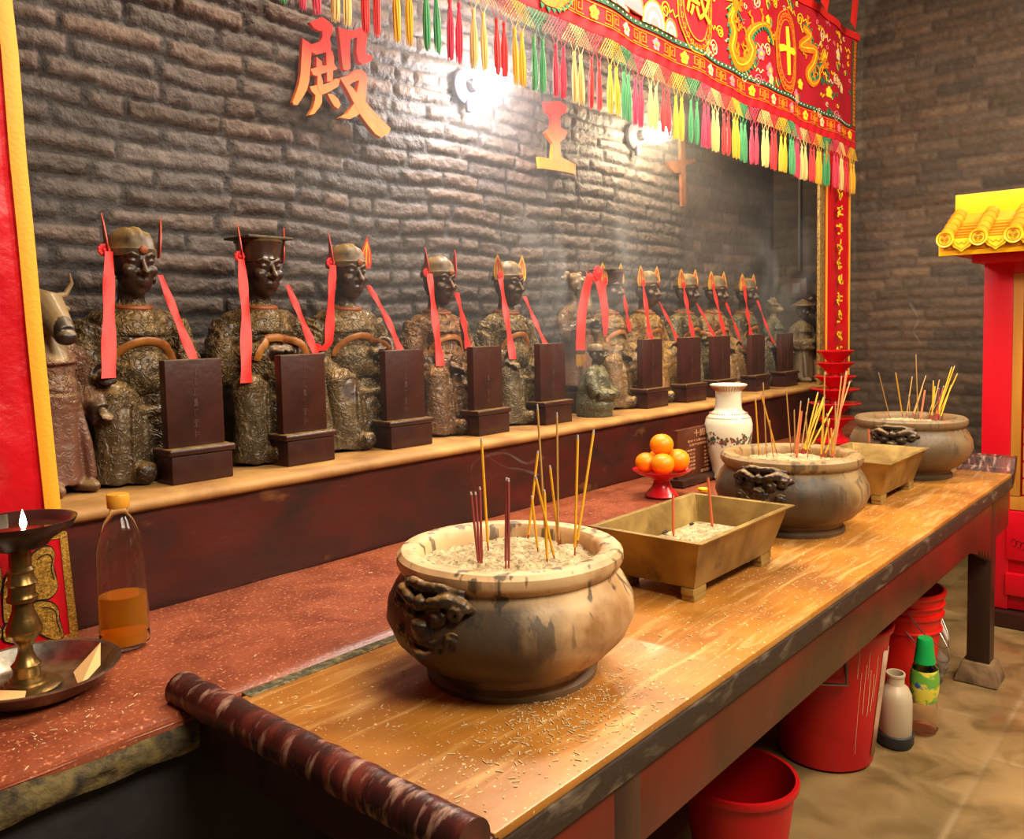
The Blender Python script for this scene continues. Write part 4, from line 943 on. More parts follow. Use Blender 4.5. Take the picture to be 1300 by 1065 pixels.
cloth_strip([(0, .02, .0), (-.03, -.015, -.02), (-.075, -.02, -.10), (-.105, -.02, -.20), (-.115, -.02, -.30), (-.118, -.02, -.36)], [.04, .055, .065, .07, .07, .07], M_ribbon, 'scarf_tail', scf)
fb = cloth_strip([(-.118, -.021, -.36), (-.118, -.021, -.378)], .07, M_black, 'scarf_band', scf)
mb = MB()
for k in range(11): x = -.151+k*.0066; mb.tube([(x, -.02, -.376), (x+.001*math.sin(k), -.02, -.43-.004*(k % 3))], [.0026, .0018], 6)
mb.build('fringe', M_gold, scf)
cloth_strip([(.01, .02, .0), (.04, -.015, -.03), (.07, -.02, -.10), (.09, -.02, -.18), (.095, -.018, -.25), (.09, -.015, -.30)], [.03, .05, .062, .06, .045, .02], M_ribbon, 'scarf_tail', scf)
rg = MB(); rc = Vector((.015, -.03, .005))
for R_, n_, r_ in ((.026, 12, .010), (.013, 7, .009)):
    for k in range(n_): a = 2*PI*k/n_; rg.ell(rc+Vector((math.cos(a)*R_, -.004 if R_ < .02 else 0, math.sin(a)*R_)), (r_, .007, r_), 8)
rg.ell(rc+Vector((0, -.01, 0)), (.009, .006, .009), 10); rg.build('rosette', M_rose, scf)
# small figure with folded arms in front
t = thing('kneeling_figure', 'small grey-green figure with folded arms on the ledge in front of the board-hatted king', 'statue', (3.165, 2.235, LZ), .25)
b = MB(); b.tube([(0, .01, 0), (0, .01, .06), (0, .008, .13), (0, .0, .19), (0, .0, .225)], [.083, .086, .076, .062, .036], 22); b.ell((0, 0, .15), (.075, .055, .07), 18); b.ell((0, -.01, .05), (.09, .075, .05), 18)
b.cap((-.045, 0, .20), (.045, 0, .20), .033, .033); b.cap((0, 0, .22), (0, 0, .25), .02, .019); head(b, (0, -.004, .283), .56)
for g in (-1, 1):
    b.tube([(g*.06, 0, .195), (g*.082, -.01, .15), (g*.078, -.035, .105)], [.03, .031, .029], 14); b.tube([(g*.078, -.035, .105), (g*.02, -.085, .10), (-g*.02, -.09, .105)], [.029, .025, .019], 14)
    hand(b, (-g*.025, -.09, .105), (-g, 0, .2), .55, .5, -g)
hcn = np.array([0, -.004, .283])
kp = lambda co: np.clip((np.linalg.norm(co-hcn, axis=1)-.055)/.01, 0, 1)
bs = np.array(H('4c4a38'))
sculpt(b, 'body', robe_mat('attendant_lacquer', '4c4a38', '2c2a22', '80744a'), t, .0045, 2, lambda co: kp(co)*(np.sin(co[:, 0]*110+co[:, 2]*60)*.0012+(fbm(co*30, 3)-.5)*.004), .4,
       lambda co: np.clip(bs*(.7+.6*fbm(co*12, 3)[:, None])*kp(co)[:, None]+np.array(H('3a3026'))*(1-kp(co))[:, None], 0, 1), lambda co: kp(co)*.35)
MB().lathe([(.0365, .0), (.040, .006), (.037, .02), (.026, .033), (.001, .038)], 24, (0, .0, .295), sy=1.1).build('skull_cap', M_capb, t)
attendant('standing_attendant', 'beast-faced standing attendant statue just right of the rightmost king', 5.46, 2.40, LZ, 1.02, 'beast', '4a4a3c', '847650', 'down', .1, 51, .006)
attendant('standing_attendant', 'standing attendant statue in a wide-brimmed hat, near the right end of the ledge', 5.73, 2.31, LZ, .96, 'hat', '6e5a40', '927c50', 'carry', -.3, 52, .006)
attendant('standing_attendant', 'dark-capped standing attendant statue at the very right end of the ledge', 5.94, 2.33, LZ, 1.06, 'bald', '46423a', '7c7052', 'fold', 0, 53, .006)
# pale folded paper cone by the ox-headed figure
mb = MB(); P0 = ony(60, 585, 2.20)
mb.lathe([(.001, -.075), (.017, -.05), (.030, .0), (.0285, .0), (.016, -.048), (.001, -.07)], 26, (0, 0, 0), ax=(.75, -.5, .25)); tag(mb.build('paper_cone', M_paper, None, P0), 'rolled tan paper cone poking out beside the left red drape', 'paper roll')

# ------------------------------------------------------------------ spirit tablets
M_tabs = M_tablet
def tablet_proto():
    t = thing('spirit_tablet', 'x', 'tablet', (0, 0, 0))
    MB().box((-.090, -.017, .098), (.090, .017, .342)).build('panel', M_tablet, t, bevel=.004)
    bm_ = MB(); bm_.box((-.096, -.045, 0), (.096, .045, .078)); bm_.build('base', M_tablet, t, bevel=.004)
    MB().box((-.106, -.052, .0785), (.106, .050, .098)).build('base_ledge', M_tablet, t, bevel=.008, seg=3)
    g = MB(); rs = random.Random(5)
    for k in range(7):      # worn carved column of characters
        z = .315-.029*k
        for j in range(4):
            if rs.random() < .5: g.box((-.009+rs.uniform(-.002, .002), -.0180, z-.018+.006*j), (.009+rs.uniform(-.002, .002), -.0170, z-.0165+.006*j))
        g.box((-.001+rs.uniform(-.005, .005), -.0180, z-.019), (.001+rs.uniform(-.005, .005), -.0170, z+.003))
    g.build('carved_column', M_glyph, t, smooth=False)
    return t
TABS = [((208, 281, 457), 1.), ((355, 412, 450), 1), ((489, 537, 445), 1), ((599, 637, 441), 1), ((685, 717, 438), 1), ((815, 841, 433), 1), ((866, 889, 431), 1), ((905, 928, 429), 1), ((953, 972, 427), 1), ((992, 1007, 425), 1)]
NAMES = ['largest-looking dark spirit tablet, in front of the leftmost king statue', 'dark spirit tablet on a stepped base, between the second and third kings from the left', 'dark spirit tablet with faint carved column, between the third and fourth kings from the left',
         'dark spirit tablet between the fourth and fifth kings from the left', 'dark spirit tablet left of the small folded-arm figure', 'dark spirit tablet in front of the golden brown king', 'dark spirit tablet in front of the olive king statue', 'dark spirit tablet behind the white vase lip',
         'dark spirit tablet in front of the rightmost seated king', 'last dark spirit tablet to the right, in front of the standing attendants']
pt = tablet_proto()
for i, ((xa, xb, yt), s_) in enumerate(TABS):
    Yt = 2.220+.004*(i % 3); a, b_ = ony(xa, yt, Yt), ony(xb, yt, Yt)
    o = pt if i == 0 else copy_tree(pt)
    o.location = ((a.x+b_.x)/2, Yt+.015, LZ); o['label'] = NAMES[i]; o['group'] = 'spirit tablets along the ledge'
    o.rotation_euler.z = (0, .02, -.03, .03, 0, .02, -.02, 0, .03, 0)[i]
    sc0 = (b_.x-a.x)/.18; o.scale = (max(.85, min(1.1, sc0)), 1, 1)

# ------------------------------------------------------------------ wall characters
def wall_sign(name, polys, tr, Yw, m, label, th=.018, edge=None):
    pts3 = [[ony(*tr(*p), Yw) for p in poly] for poly in polys]
    allp = [q for pl in pts3 for q in pl]; cx = sum(q.x for q in allp)/len(allp); cz = min(q.z for q in allp)
    mb = MB()
    for k, pl in enumerate(pts3):
        n = len(pl); f = -th-.0006*k
        vs = [(q.x-cx, 0, q.z-cz) for q in pl]+[(q.x-cx, f, q.z-cz) for q in pl]
        mb.add(vs, [tuple(reversed(range(n))), tuple(range(n, 2*n))]+[(i, (i+1) % n, n+(i+1) % n, n+i) for i in range(n)])
    me = bpy.data.meshes.new(name); me.from_pydata(mb.v, [], mb.f)
    bm = bmesh.new(); bm.from_mesh(me); bmesh.ops.triangulate(bm, faces=[f for f in bm.faces if len(f.verts) > 4]); bmesh.ops.recalc_face_normals(bm, faces=bm.faces); bm.to_mesh(me); bm.free()
    me.materials.append(m); o = obj_from(name, me, None, (cx, Yw, cz)); tag(o, label, 'wall character'); return o
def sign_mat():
    m = mat('red_orange_sign_gradient', H('e0301c'), .4, bump=.25, bscale=30); nt = m.node_tree; N = nt.nodes; L = nt.links; b = N['Principled BSDF']
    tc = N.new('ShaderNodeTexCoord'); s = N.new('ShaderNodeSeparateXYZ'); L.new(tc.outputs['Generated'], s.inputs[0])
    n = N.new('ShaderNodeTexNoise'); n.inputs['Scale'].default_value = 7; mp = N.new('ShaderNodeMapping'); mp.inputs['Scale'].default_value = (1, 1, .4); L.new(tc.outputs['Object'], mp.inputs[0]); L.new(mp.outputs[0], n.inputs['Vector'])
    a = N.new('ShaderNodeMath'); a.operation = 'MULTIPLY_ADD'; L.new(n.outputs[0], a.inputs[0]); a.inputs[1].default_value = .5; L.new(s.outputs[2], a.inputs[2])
    r = N.new('ShaderNodeValToRGB'); e = r.color_ramp.elements; e[0].position = .28; e[0].color = (*H('ef8a1c'), 1); e[1].position = .95; e[1].color = (*H('dc241c'), 1); x = e.new(.60); x.color = (*H('ea6a1c'), 1)  # orange at the foot of each character, redder towards the top
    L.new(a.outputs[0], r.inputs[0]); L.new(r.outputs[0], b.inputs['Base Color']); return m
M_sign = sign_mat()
DIAN = [[(190,190),(262,235),(262,300),(255,400),(245,520),(225,600),(190,660),(150,718),(120,715),(112,695),(140,620),(160,560),(175,480),(185,300)],
 [(247,62),(300,40),(345,20),(385,45),(430,85),(430,130),(405,190),(418,240),(412,290),(385,295),(300,318),(262,295),(250,240),(330,215),(350,180),(348,130),(320,128),(280,105)],
 [(378,285),(425,290),(440,345),(440,390),(468,432),(432,442),(428,530),(386,530)],
 [(300,335),(340,370),(345,410),(335,480),(350,530),(345,600),(343,700),(320,740),(280,790),(240,797),(272,740),(288,680),(292,640),(262,610),(245,572),(306,558),(308,490),(300,400)],
 [(252,432),(345,408),(400,400),(440,405),(438,440),(340,470),(300,488),(270,478)],
 [(306,560),(340,560),(430,530),(450,508),(487,508),(480,540),(470,572),(400,612),(340,638),(320,610)],
 [(385,628),(430,635),(470,670),(490,715),(470,748),(440,728),(410,680)],
 [(470,98),(520,120),(565,190),(562,300),(568,430),(540,446),(512,435),(500,370),(488,250),(478,160)],
 [(520,122),(600,125),(655,100),(690,135),(700,180),(685,260),(690,315),(740,325),(742,350),(720,378),(660,396),(630,370),(615,300),(620,180),(565,195),(530,170)],
 [(480,505),(540,490),(610,440),(655,440),(690,470),(698,530),(690,620),(685,700),(660,760),(630,795),(560,830),(480,818),(540,785),(585,720),(605,690),(620,600),(635,522),(590,535),(550,565)],
 [(482,506),(530,535),(575,575),(615,625),(690,700),(760,780),(885,905),(870,940),(810,978),(760,945),(690,860),(640,790),(585,690),(540,600)]]
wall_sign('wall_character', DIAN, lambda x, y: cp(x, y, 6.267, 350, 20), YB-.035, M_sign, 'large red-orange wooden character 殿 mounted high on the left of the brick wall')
WANG = [[(1027,385),(1085,382),(1112,400),(1108,425),(1085,437),(1088,480),(1112,495),(1105,520),(1085,535),(1090,590),(1145,620),(1142,655),(1100,645),(1010,632),(1006,590),(1055,598),(1060,540),(1030,500),(1055,480),(1055,440),(1035,420)]]
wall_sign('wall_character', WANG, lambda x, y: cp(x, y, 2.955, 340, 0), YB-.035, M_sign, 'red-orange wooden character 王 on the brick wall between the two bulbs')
M_signdark = mat('dark_brown_sign', H('6b3a1c'), .55, col2=H('8a5424'), scale=14)  # mottled dark brown, where the other two characters are red-orange
SHI = [[(860.5,165),(866.5,165),(867,205),(868,262),(863,262),(861.5,215)], [(844,206),(862.5,203),(880,202),(880,206),(864,211),(862.5,220),(853.5,220),(848,214)]]
wall_sign('wall_character', SHI, lambda x, y: (x, y), YB-.02, M_signdark, 'dark brown wooden character 十 beyond the second bulb')

# ------------------------------------------------------------------ wall bulbs
def bulb(x, z, label, col, strength, fixlab):
    t = thing('wall_lamp', label, 'lamp', (x, YB-.02, z))
    f = MB(); f.lathe([(.075, 0), (.075, .02), (.055, .035), (.03, .045), (.028, .085), (.001, .085)], 28, (-.0, 0, 0), ax=(0, -1, 0)); f.lathe([(.012, 0), (.016, .03), (.012, .05), (.001, .05)], 14, (0, -.03, -.11)); f.build('socket', M_fix, t)
    MB().tube([(0, -.03, -.03), (0, -.035, -.075)], .008, 8).build('pull_switch', M_fix, t)
    g = MB(); g.lathe([(.001, .035), (.026, .04), (.028, .06), (.048, .10), (.056, .13), (.048, .165), (.026, .182), (.001, .186)], 28, (0, -.04, 0), ax=(.12, -1, 0))
    m = mat('lit_bulb', (1, 1, 1), .3, emit=col, estr=strength); g.build('bulb', m, t)
    return t
bulb(2.775, 2.625, 'glowing cool white bulb on the brick wall between the characters 殿 and 王', (1, .95, .92), 300, '')
bulb(4.16, 2.625, 'glowing warm bulb on the brick wall right of the character 王', (1, .82, .52), 280, '')

# ------------------------------------------------------------------ embroidered valance with fringe and tassels
BY = 2.05
bn = thing('embroidered_valance', 'long crimson embroidered valance with gold dragons and a fringe of coloured tassels', 'valance', (3.2, BY, 2.73))
bx0, bx1 = .2-3.2, 6.03-3.2
zt = lambda x: (.78-.0*x)
def lift(x): return .0185*np.maximum(0., .8-x)
def wav(x, z): return .010*math.sin(x*7+z*3)+.006*math.sin(x*17+1)
nu, nv = 420, 40; U, V = np.meshgrid(np.linspace(bx0, bx1, nu), np.linspace(0, 1, nv), indexing='ij'); u, v = U.ravel(), V.ravel()
zz = .128+v*(.74-.128); yy = .010*np.sin(u*7+zz*3)+.006*np.sin(u*17+1)
o = grid_mesh('crimson_field', np.stack([u, yy, zz+lift(u)], 1), nu, nv, M_bannerred); o.parent = bn; so = o.modifiers.new('t', 'SOLIDIFY'); so.thickness = .003
zz = v*.128; yy = .010*np.sin(u*7+zz*3)+.006*np.sin(u*17+1)+.004*np.sin(u*60)*(1-v)
o = grid_mesh('border_band', np.stack([u, yy-.002, zz+lift(u)], 1), nu, nv, M_bandred); o.parent = bn; so = o.modifiers.new('t', 'SOLIDIFY'); so.thickness = .003
fr = lambda u, z, d: (u, wav(u, z)-.004-d, z+float(lift(u)))
frh = lambda u, z, d: (u, wav(u, z)-.012-d, z+float(lift(u)))
MB().strip([(bx0+.01*k*5.83/5.83, .134) for k in range(0)] or [(bx0+(bx1-.09-bx0)*k/400, .142) for k in range(401)], .022, fr, 0, .003).build('green_trim', M_trimgreen, bn)
mb = MB(); x = bx0+.02
while x < bx1-.10: mb.ell((x, wav(x, .142)-.009, .142+float(lift(x))), (.0048, .003, .0048), 8); x += .042
st = mb.build('pearl_studs', M_pearl, bn); st['kind'] = 'stuff'
# top hem
nn = 200; MB().strip([(bx0+(bx1+.02-bx0)*k/nn, .752) for k in range(nn+1)], .045, fr, -.001, .006).build('top_hem', M_ribbon, bn)
# side border of gold fretwork
mb = MB(); mb.mi = 0
mb.strip([(bx1-.075, .15+.03*k) for k in range(20)], .012, fr, 0, .003)
mb.mi = 1
for k in range(21):
    z = .155+k*.027; sx = bx1-.045
    mb.strip([(sx-.014, z), (sx+.014, z), (sx+.014, z+.018), (sx-.008, z+.018), (sx-.008, z+.007), (sx+.006, z+.007)], .0035, fr, 0, .003)
mb.build('side_fretwork', [M_trimgreen, M_embgold], bn, recalc=False, smooth=False)
# fretwork and flowers on the red band
mb = MB(); x = bx1-.12; k = 0
def spiral(mb, cx, cz, s, f=1, w=.0042):
    P = [(-1, -1), (1, -1), (1, 1), (-.55, 1), (-.55, -.4), (.45, -.4), (.45, .45), (0, .45)]
    mb.strip([(cx+f*p[0]*s, cz+p[1]*s) for p in P], w, fr, -.002, .002)
def flower(mb, cx, cz, r, mi, mc, n=5):
    mb.mi = mi
    for j in range(n):
        a = 2*PI*j/n+.3; mb.prism([(cx+math.cos(a)*r*.6+math.cos(b_)*r*.42, cz+math.sin(a)*r*.6+math.sin(b_)*r*.42) for b_ in np.linspace(0, 2*PI, 9)[:-1]], fr, -.002, .003)
    mb.mi = mc; mb.prism([(cx+math.cos(b_)*r*.3, cz+math.sin(b_)*r*.3) for b_ in np.linspace(0, 2*PI, 9)[:-1]], fr, .002, .005)
while x > bx0:
    mb.mi = 0
    if k % 2 == 0: flower(mb, x, .082, .030, (1, 2, 3)[(k//2) % 3], 0)
    else:
        spiral(mb, x-.032, .082, .026, 1); spiral(mb, x+.032, .082, .026, -1)
    x -= .125; k += 1
mb.mi = 0
for zz_ in (.118, .047): mb.strip([(bx0+(bx1-bx0)*q/300, zz_) for q in range(301)], .003, fr, -.002, .0015)
mb.build('band_fretwork', [M_embgold, M_embyel, M_embpink, M_embcream], bn, recalc=False, smooth=False)
# rolling wave hills above the trim
def toban(x, y): p = ony(x, y, BY); return (p.x-3.2, p.z-2.73-float(lift(p.x-3.2)))
mb = MB()
def hill(cx, base, r, cols, sx=1.):
    for j, c in enumerate(cols):
        mb.mi = c; rr = r*(1-.22*j); mb.prism([(cx+math.cos(a)*rr*sx, base+math.sin(a)*rr*1.25) for a in np.linspace(0, PI, 15)], frh, -.001, .002+.0012*j)
        if j == 0: mb.mi = 4; mb.strip([(cx+math.cos(a)*rr*sx, base+math.sin(a)*rr*1.25) for a in np.linspace(0, PI, 15)], .004, frh, 0, .0045)
def hills(x0, dirn):
    for (dx, base, r, c) in ((0,.27,.11,(0,2,0,1)), (.13,.25,.10,(0,1,0,2)), (-.13,.25,.10,(0,2,1,0)), (.25,.23,.085,(3,0,1,2)), (-.25,.23,.085,(0,1,0,2)),
                             (.06,.19,.09,(0,3,2,0)), (-.07,.19,.09,(3,0,1,2)), (.19,.18,.08,(0,1,3,0)), (-.19,.18,.08,(0,3,0,1)), (.33,.17,.075,(3,0,2,3)), (-.33,.17,.075,(0,1,0,3)),
                             (.44,.155,.055,(0,3,0,3)), (-.44,.155,.055,(0,3,0,3)), (.28,.155,.05,(3,0,3,0)), (.12,.155,.055,(0,3,0,3)), (-.12,.155,.055,(3,0,3,0)), (0,.155,.05,(0,3,0,0)), (.52,.155,.035,(3,0,3,0))):
        hill(x0+dx*1.8, .155+(base-.155)*1.25, r*1.6, c)
hx0 = toban(735, 20)[0]
hills(toban(690, 20)[0], 1)
mb.build('wave_hills', [M_embcream, M_embgreen, M_embyel, M_embpink, M_embgold], bn, recalc=False, smooth=False)
# medallions
def text_mesh(txt, size, th):
    c = bpy.data.curves.new('t', 'FONT'); c.body = txt; c.size = size; c.extrude = th/2; c.align_x = 'CENTER'; c.align_y = 'CENTER'; c.resolution_u = 3
    o = bpy.data.objects.new('t', c); COL.objects.link(o); dg = bpy.context.evaluated_depsgraph_get(); me = bpy.data.meshes.new_from_object(o.evaluated_get(dg)); bpy.data.objects.remove(o); return me
def place_text(name, txt, size, th, m, parent, loc, rx=PI/2, sy=1., bold=0.):
    me = text_mesh(txt, size, th)
    me.materials.clear(); me.materials.append(m); o = obj_from(name, me, parent, loc); o.rotation_euler = (rx, 0, 0); o.scale = (1, sy, 1); return o
def medallion(px, py, name_, char, orx=.16, orz=.21):
    cx, cz = toban(px, py); mb = MB(); el = lambda rx, rz, n=44, w=0: [(cx+math.cos(a)*(rx+w*math.sin(9*a)), cz+math.sin(a)*(rz+w*math.sin(9*a))) for a in np.linspace(0, 2*PI, n+1)[:-1]]
    mb.mi = 0; mb.prism(el(orx, orz, 72, .004), fr, -.001, .002); mb.mi = 1; mb.prism(el(orx*.72, orz*.76), fr, .002, .0035)
    mb.mi = 2; mb.strip(el(orx, orz, 72, .004), .006, fr, .001, .0045, True); mb.strip(el(orx*.72, orz*.76), .006, fr, .002, .005, True); mb.strip(el(orx*.88, orz*.90), .003, fr, .002, .0045, True)
    for k in range(26):
        a = 2*PI*k/26; x, z = cx+math.cos(a)*orx*.86, cz+math.sin(a)*orz*.88; s = .011
        mb.strip([(x-s, z-s), (x+s, z-s), (x+s, z+s), (x-s*.4, z+s), (x-s*.4, z)], .0035, fr, .001, .0045)
    o = mb.build('medallion', [M_bandred, M_bannerred, M_embgold], bn, recalc=False, smooth=False)
    return cx, cz, o
cx, cz, o = medallion(997.7, 65.7, 'm', '十', .155, .235)
mb = MB(); q = lambda x, y: toban(*cp(x, y, 4.643, 820, 0))
mb.prism([q(*p) for p in ((818,158),(832,158),(840,260),(838,445),(822,445),(820,300))], fr, .0035, .007)
mb.prism([q(*p) for p in ((778,262),(800,262),(825,278),(868,285),(882,312),(868,330),(840,318),(810,302),(782,305))], fr, .0040, .0075)
mb.build('character', M_embyel, o, recalc=False, smooth=False)
cx, cz, o = medallion(881, 1, 'm', '殿', .175, .255)
place_text('character', '殿', .25, .003, M_embyel, o, (cx, wav(cx, cz)-.0125, cz+float(lift(cx))))
cx, cz, o = medallion(700, -78, 'm', '王', .19, .26)
place_text('character', '王', .25, .003, M_embyel, o, (cx, wav(cx, cz)-.0125, cz+float(lift(cx))))
# dragons
def dragon(path, wd, hx_, hz_, label, flip=1):
    mb = MB(); P = [toban(*cp(x, y, 4.643, 820, 0)) for x, y in path]
    # resample by Catmull
    Q = []
    for i in range(len(P)-1):
        p0, p1, p2, p3 = P[max(i-1, 0)], P[i], P[i+1], P[min(i+2, len(P)-1)]
        for t_ in np.linspace(0, 1, 9)[:-1]:
            Q.append(tuple(.5*((2*p1[k])+(-p0[k]+p2[k])*t_+(2*p0[k]-5*p1[k]+4*p2[k]-p3[k])*t_**2+(-p0[k]+3*p1[k]-3*p2[k]+p3[k])*t_**3) for k in (0, 1)))
    Q.append(P[-1]); n = len(Q); W = [wd*(.35+.65*math.sin(PI*min(1, (i/(n-1))*1.15+.12))**.6) if i/(n-1)*1.15+.12 < 1 else wd*.35 for i in range(n)]
    mb.mi = 0; mb.strip(Q, W, fr, -.001, .005); mb.mi = 2; mb.strip(Q, [w_*.10 for w_ in W], fr, .004, .007)
    # green crest along one side; scale arcs
    mb.mi = 1
    for i in range(2, n-2, 2):
        t = Vector(Q[i+1])-Vector(Q[i-1]); t.normalize(); nn_ = Vector((-t.y, t.x))*flip; c = Vector(Q[i])+nn_*W[i]*.55
        mb.prism([tuple(c-t*.012), tuple(c+t*.012), tuple(c+nn_*.020+t*.004)], fr, 0, .005)
    mb.mi = 3
    for i in range(3, n-3, 6):      # claws/legs
        t = Vector(Q[i+1])-Vector(Q[i-1]); t.normalize(); s = 1 if i % 4 else -1; nn_ = Vector((-t.y, t.x))*s; c = Vector(Q[i])+nn_*W[i]*.5
        mb.strip([tuple(c), tuple(c+nn_*.03+t*.012), tuple(c+nn_*.05-t*.004)], [.014, .010, .006], fr, 0, .004)
        for j in (-1, 0, 1): mb.strip([tuple(c+nn_*.05), tuple(c+nn_*.068+t*.014*j)], [.005, .002], fr, 0, .004)
    h = Vector(toban(*cp(hx_, hz_, 4.643, 820, 0)))
    mb.mi = 0; mb.prism([tuple(h+Vector(p)*wd*.9) for p in ((-.7,-.3),(-.9,.2),(-.4,.7),(.2,.75),(.7,.4),(1.1,.3),(1.0,0),(.6,-.05),(1.0,-.3),(.7,-.5),(.1,-.45),(-.3,-.7))], fr, .003, .008)
    mb.mi = 2
    for j in range(9):
        a = PI*.3+j*.36; mb.strip([tuple(h+Vector((math.cos(a), math.sin(a)))*wd*.6), tuple(h+Vector((math.cos(a+.15), math.sin(a+.15)))*wd*1.7)], [.009, .002], fr, .001, .005)
    mb.mi = 1; mb.strip([tuple(h+Vector((.1, -.5))*wd), tuple(h+Vector((.9, -.9))*wd), tuple(h+Vector((1.5, -.7))*wd)], [.012, .008, .002], fr, .003, .007)
    mb.mi = 4; mb.prism([tuple(h+Vector((.25+math.cos(a)*.13, .3+math.sin(a)*.13))*wd) for a in np.linspace(0, 2*PI, 9)[:-1]], fr, .008, .010)
    o = mb.build('dragon', [M_emborange, M_embgreen, M_embyel, M_embgold, M_black], bn, recalc=False, smooth=False)
dragon([(530,40),(500,110),(520,190),(505,290),(540,370),(600,370),(625,300),(605,220),(635,160),(690,155),(730,235),(735,270)], .075, 530, 20, '', -1)
dragon([(930,160),(960,215),(920,270),(985,300),(980,370),(955,430),(975,495),(1010,470),(1012,410),(1035,385)], .055, 1045, 380, '', 1)
# mirrored hidden stretch further left continues the pattern
dragon([(-560,-330),(-600,-240),(-560,-150),(-600,-60),(-540,-20),(-480,-60),(-500,-160),(-440,-210),(-380,-150)], .09, -550, -340, '', -1)
# clouds, sprigs
mb = MB()
def curl(px, py, s, mi, f=1):
    x, z = toban(*cp(px, py, 4.643, 820, 0)); mb.mi = mi; s *= 1.35
    mb.strip([(x+f*math.cos(a)*s*(1-a/13), z+math.sin(a)*s*(1-a/13)) for a in np.linspace(0, 11, 30)], .0045, fr, -.001, .003)
    mb.strip([(x+f*(s*1.0), z), (x+f*s*1.7, z+s*.5), (x+f*s*2.2, z-s*.2), (x+f*s*3., z+s*.3)], .0045, fr, -.001, .003)
for (x, y, s, mi) in ((640,15,.030,0),(400,285,.032,0),(700,300,.028,0),(590,450,.030,0),(655,475,.026,1),(915,115,.030,2),(1030,215,.034,0),(1105,475,.030,0),(1035,480,.024,3),(1020,670,.026,0),(1105,690,.030,1),(1070,665,.022,3),(760,20,.026,2),(440,190,.025,2),(350,310,.02,0),(110,60,.03,2),(50,150,.025,2),(1140,210,.02,2)):
    curl(x, y, s, mi, 1 if x % 20 else -1)
for (x, y, r, c) in ((665,320,.030,1),(715,420,.036,1),(725,470,.026,0),(890,570,.036,1),(1125,325,.032,0),(1070,545,.030,2),(920,495,.026,2),(1150,525,.026,0),(845,640,.024,1),(1155,290,.02,1),(700,120,.02,2),(860,500,.0,1)):
    if r: p = toban(*cp(x, y, 4.643, 820, 0)); flower(mb, p[0], p[1], r*1.25, c, 2)
for (x, y) in ((740,520),(770,515),(640,400),(905,600),(1085,590),(1060,480),(930,190),(860,60),(700,60),(720,170),(1120,420),(840,30)):
    p = toban(*cp(x, y, 4.643, 820, 0))
    for j in range(3): mb.mi = 3 if j else 2; mb.strip([p, (p[0]+.02*(j-1), p[1]+.022), (p[0]+.032*(j-1), p[1]+.05)], [.007, .006, .002], fr, 0, .003)
rsp = random.Random(12)
busy = [(toban(*q_), r_) for q_, r_ in (((997.7, 65.7), .20), ((881, 8), .22), ((927, 15), .10), ((940, 60), .12), ((960, 35), .10), ((1030, 80), .10), ((1040, 100), .08))]
for k in range(150):     # small gold and cream filling motifs of the brocade
    x, z = rsp.uniform(toban(720, 20)[0], bx1-.1), rsp.uniform(.19, .72)
    if any(math.hypot(x-b_[0][0], z-b_[0][1]) < b_[1] for b_ in busy): continue
    mb.mi = rsp.choice([0, 2, 2, 1, 3]); f_ = rsp.choice([-1, 1]); a0 = rsp.uniform(0, 6)
    if k % 3: mb.strip([(x+f_*math.cos(a+a0)*.018*(1-a/9), z+math.sin(a+a0)*.018*(1-a/9)) for a in np.linspace(0, 6, 12)], .004, fr, -.001, .002)
    else: mb.strip([(x+.012*q*f_, z+.012*math.sin(q*1.6+a0)) for q in range(-3, 4)], .005, fr, -.001, .002)
for k in range(60):      # scattered small sprigs over the unseen left stretch and gaps
    x, z = random.uniform(bx0, bx0+2.4), random.uniform(.3, .68); mb.mi = random.choice([0, 1, 2])
    mb.strip([(x+math.cos(a)*.02*(1-a/9), z+math.sin(a)*.02*(1-a/9)) for a in np.linspace(0, 7, 16)], .0045, fr, -.001, .003)
mb.build('embroidery', [M_embcream, M_embpink, M_embyel, M_embgreen], bn, recalc=False, smooth=False)
# knotted net fringe: crossing diagonal cords
netz = -.075; mb = MB(); cyc = [3, 3, 4, 4, 0, 0, 1, 1, 2, 2]     # yellow red cream pink green
TS = .0585; nT = int((bx1-bx0)/TS)
xs_ = [bx1-.012-TS*(k+.5)+(.006 if k % 2 else -.006) for k in range(nT)]
for k, x in enumerate(xs_):
    mb.mi = cyc[k % 10]
    for j in range(4):
        x0 = x-TS/2+TS*j/4+TS/8
        for dz_, s in ((0, 1), (0, -1)):
            pts = [(x0+s*TS*q*.25, wav(x0, 0)-.002, -.075*q/4+float(lift(x0))) for q in range(5)]
            mb.tube(pts, .0013, 4)
    for s in (-1, 1): mb.tube([(x+s*TS*.4, wav(x, 0)-.002, -.072+float(lift(x))), (x+s*.004, wav(x, 0)-.002, -.108+float(lift(x)))], .0014, 4)
mb.build('knotted_net', TASS, bn, recalc=False)
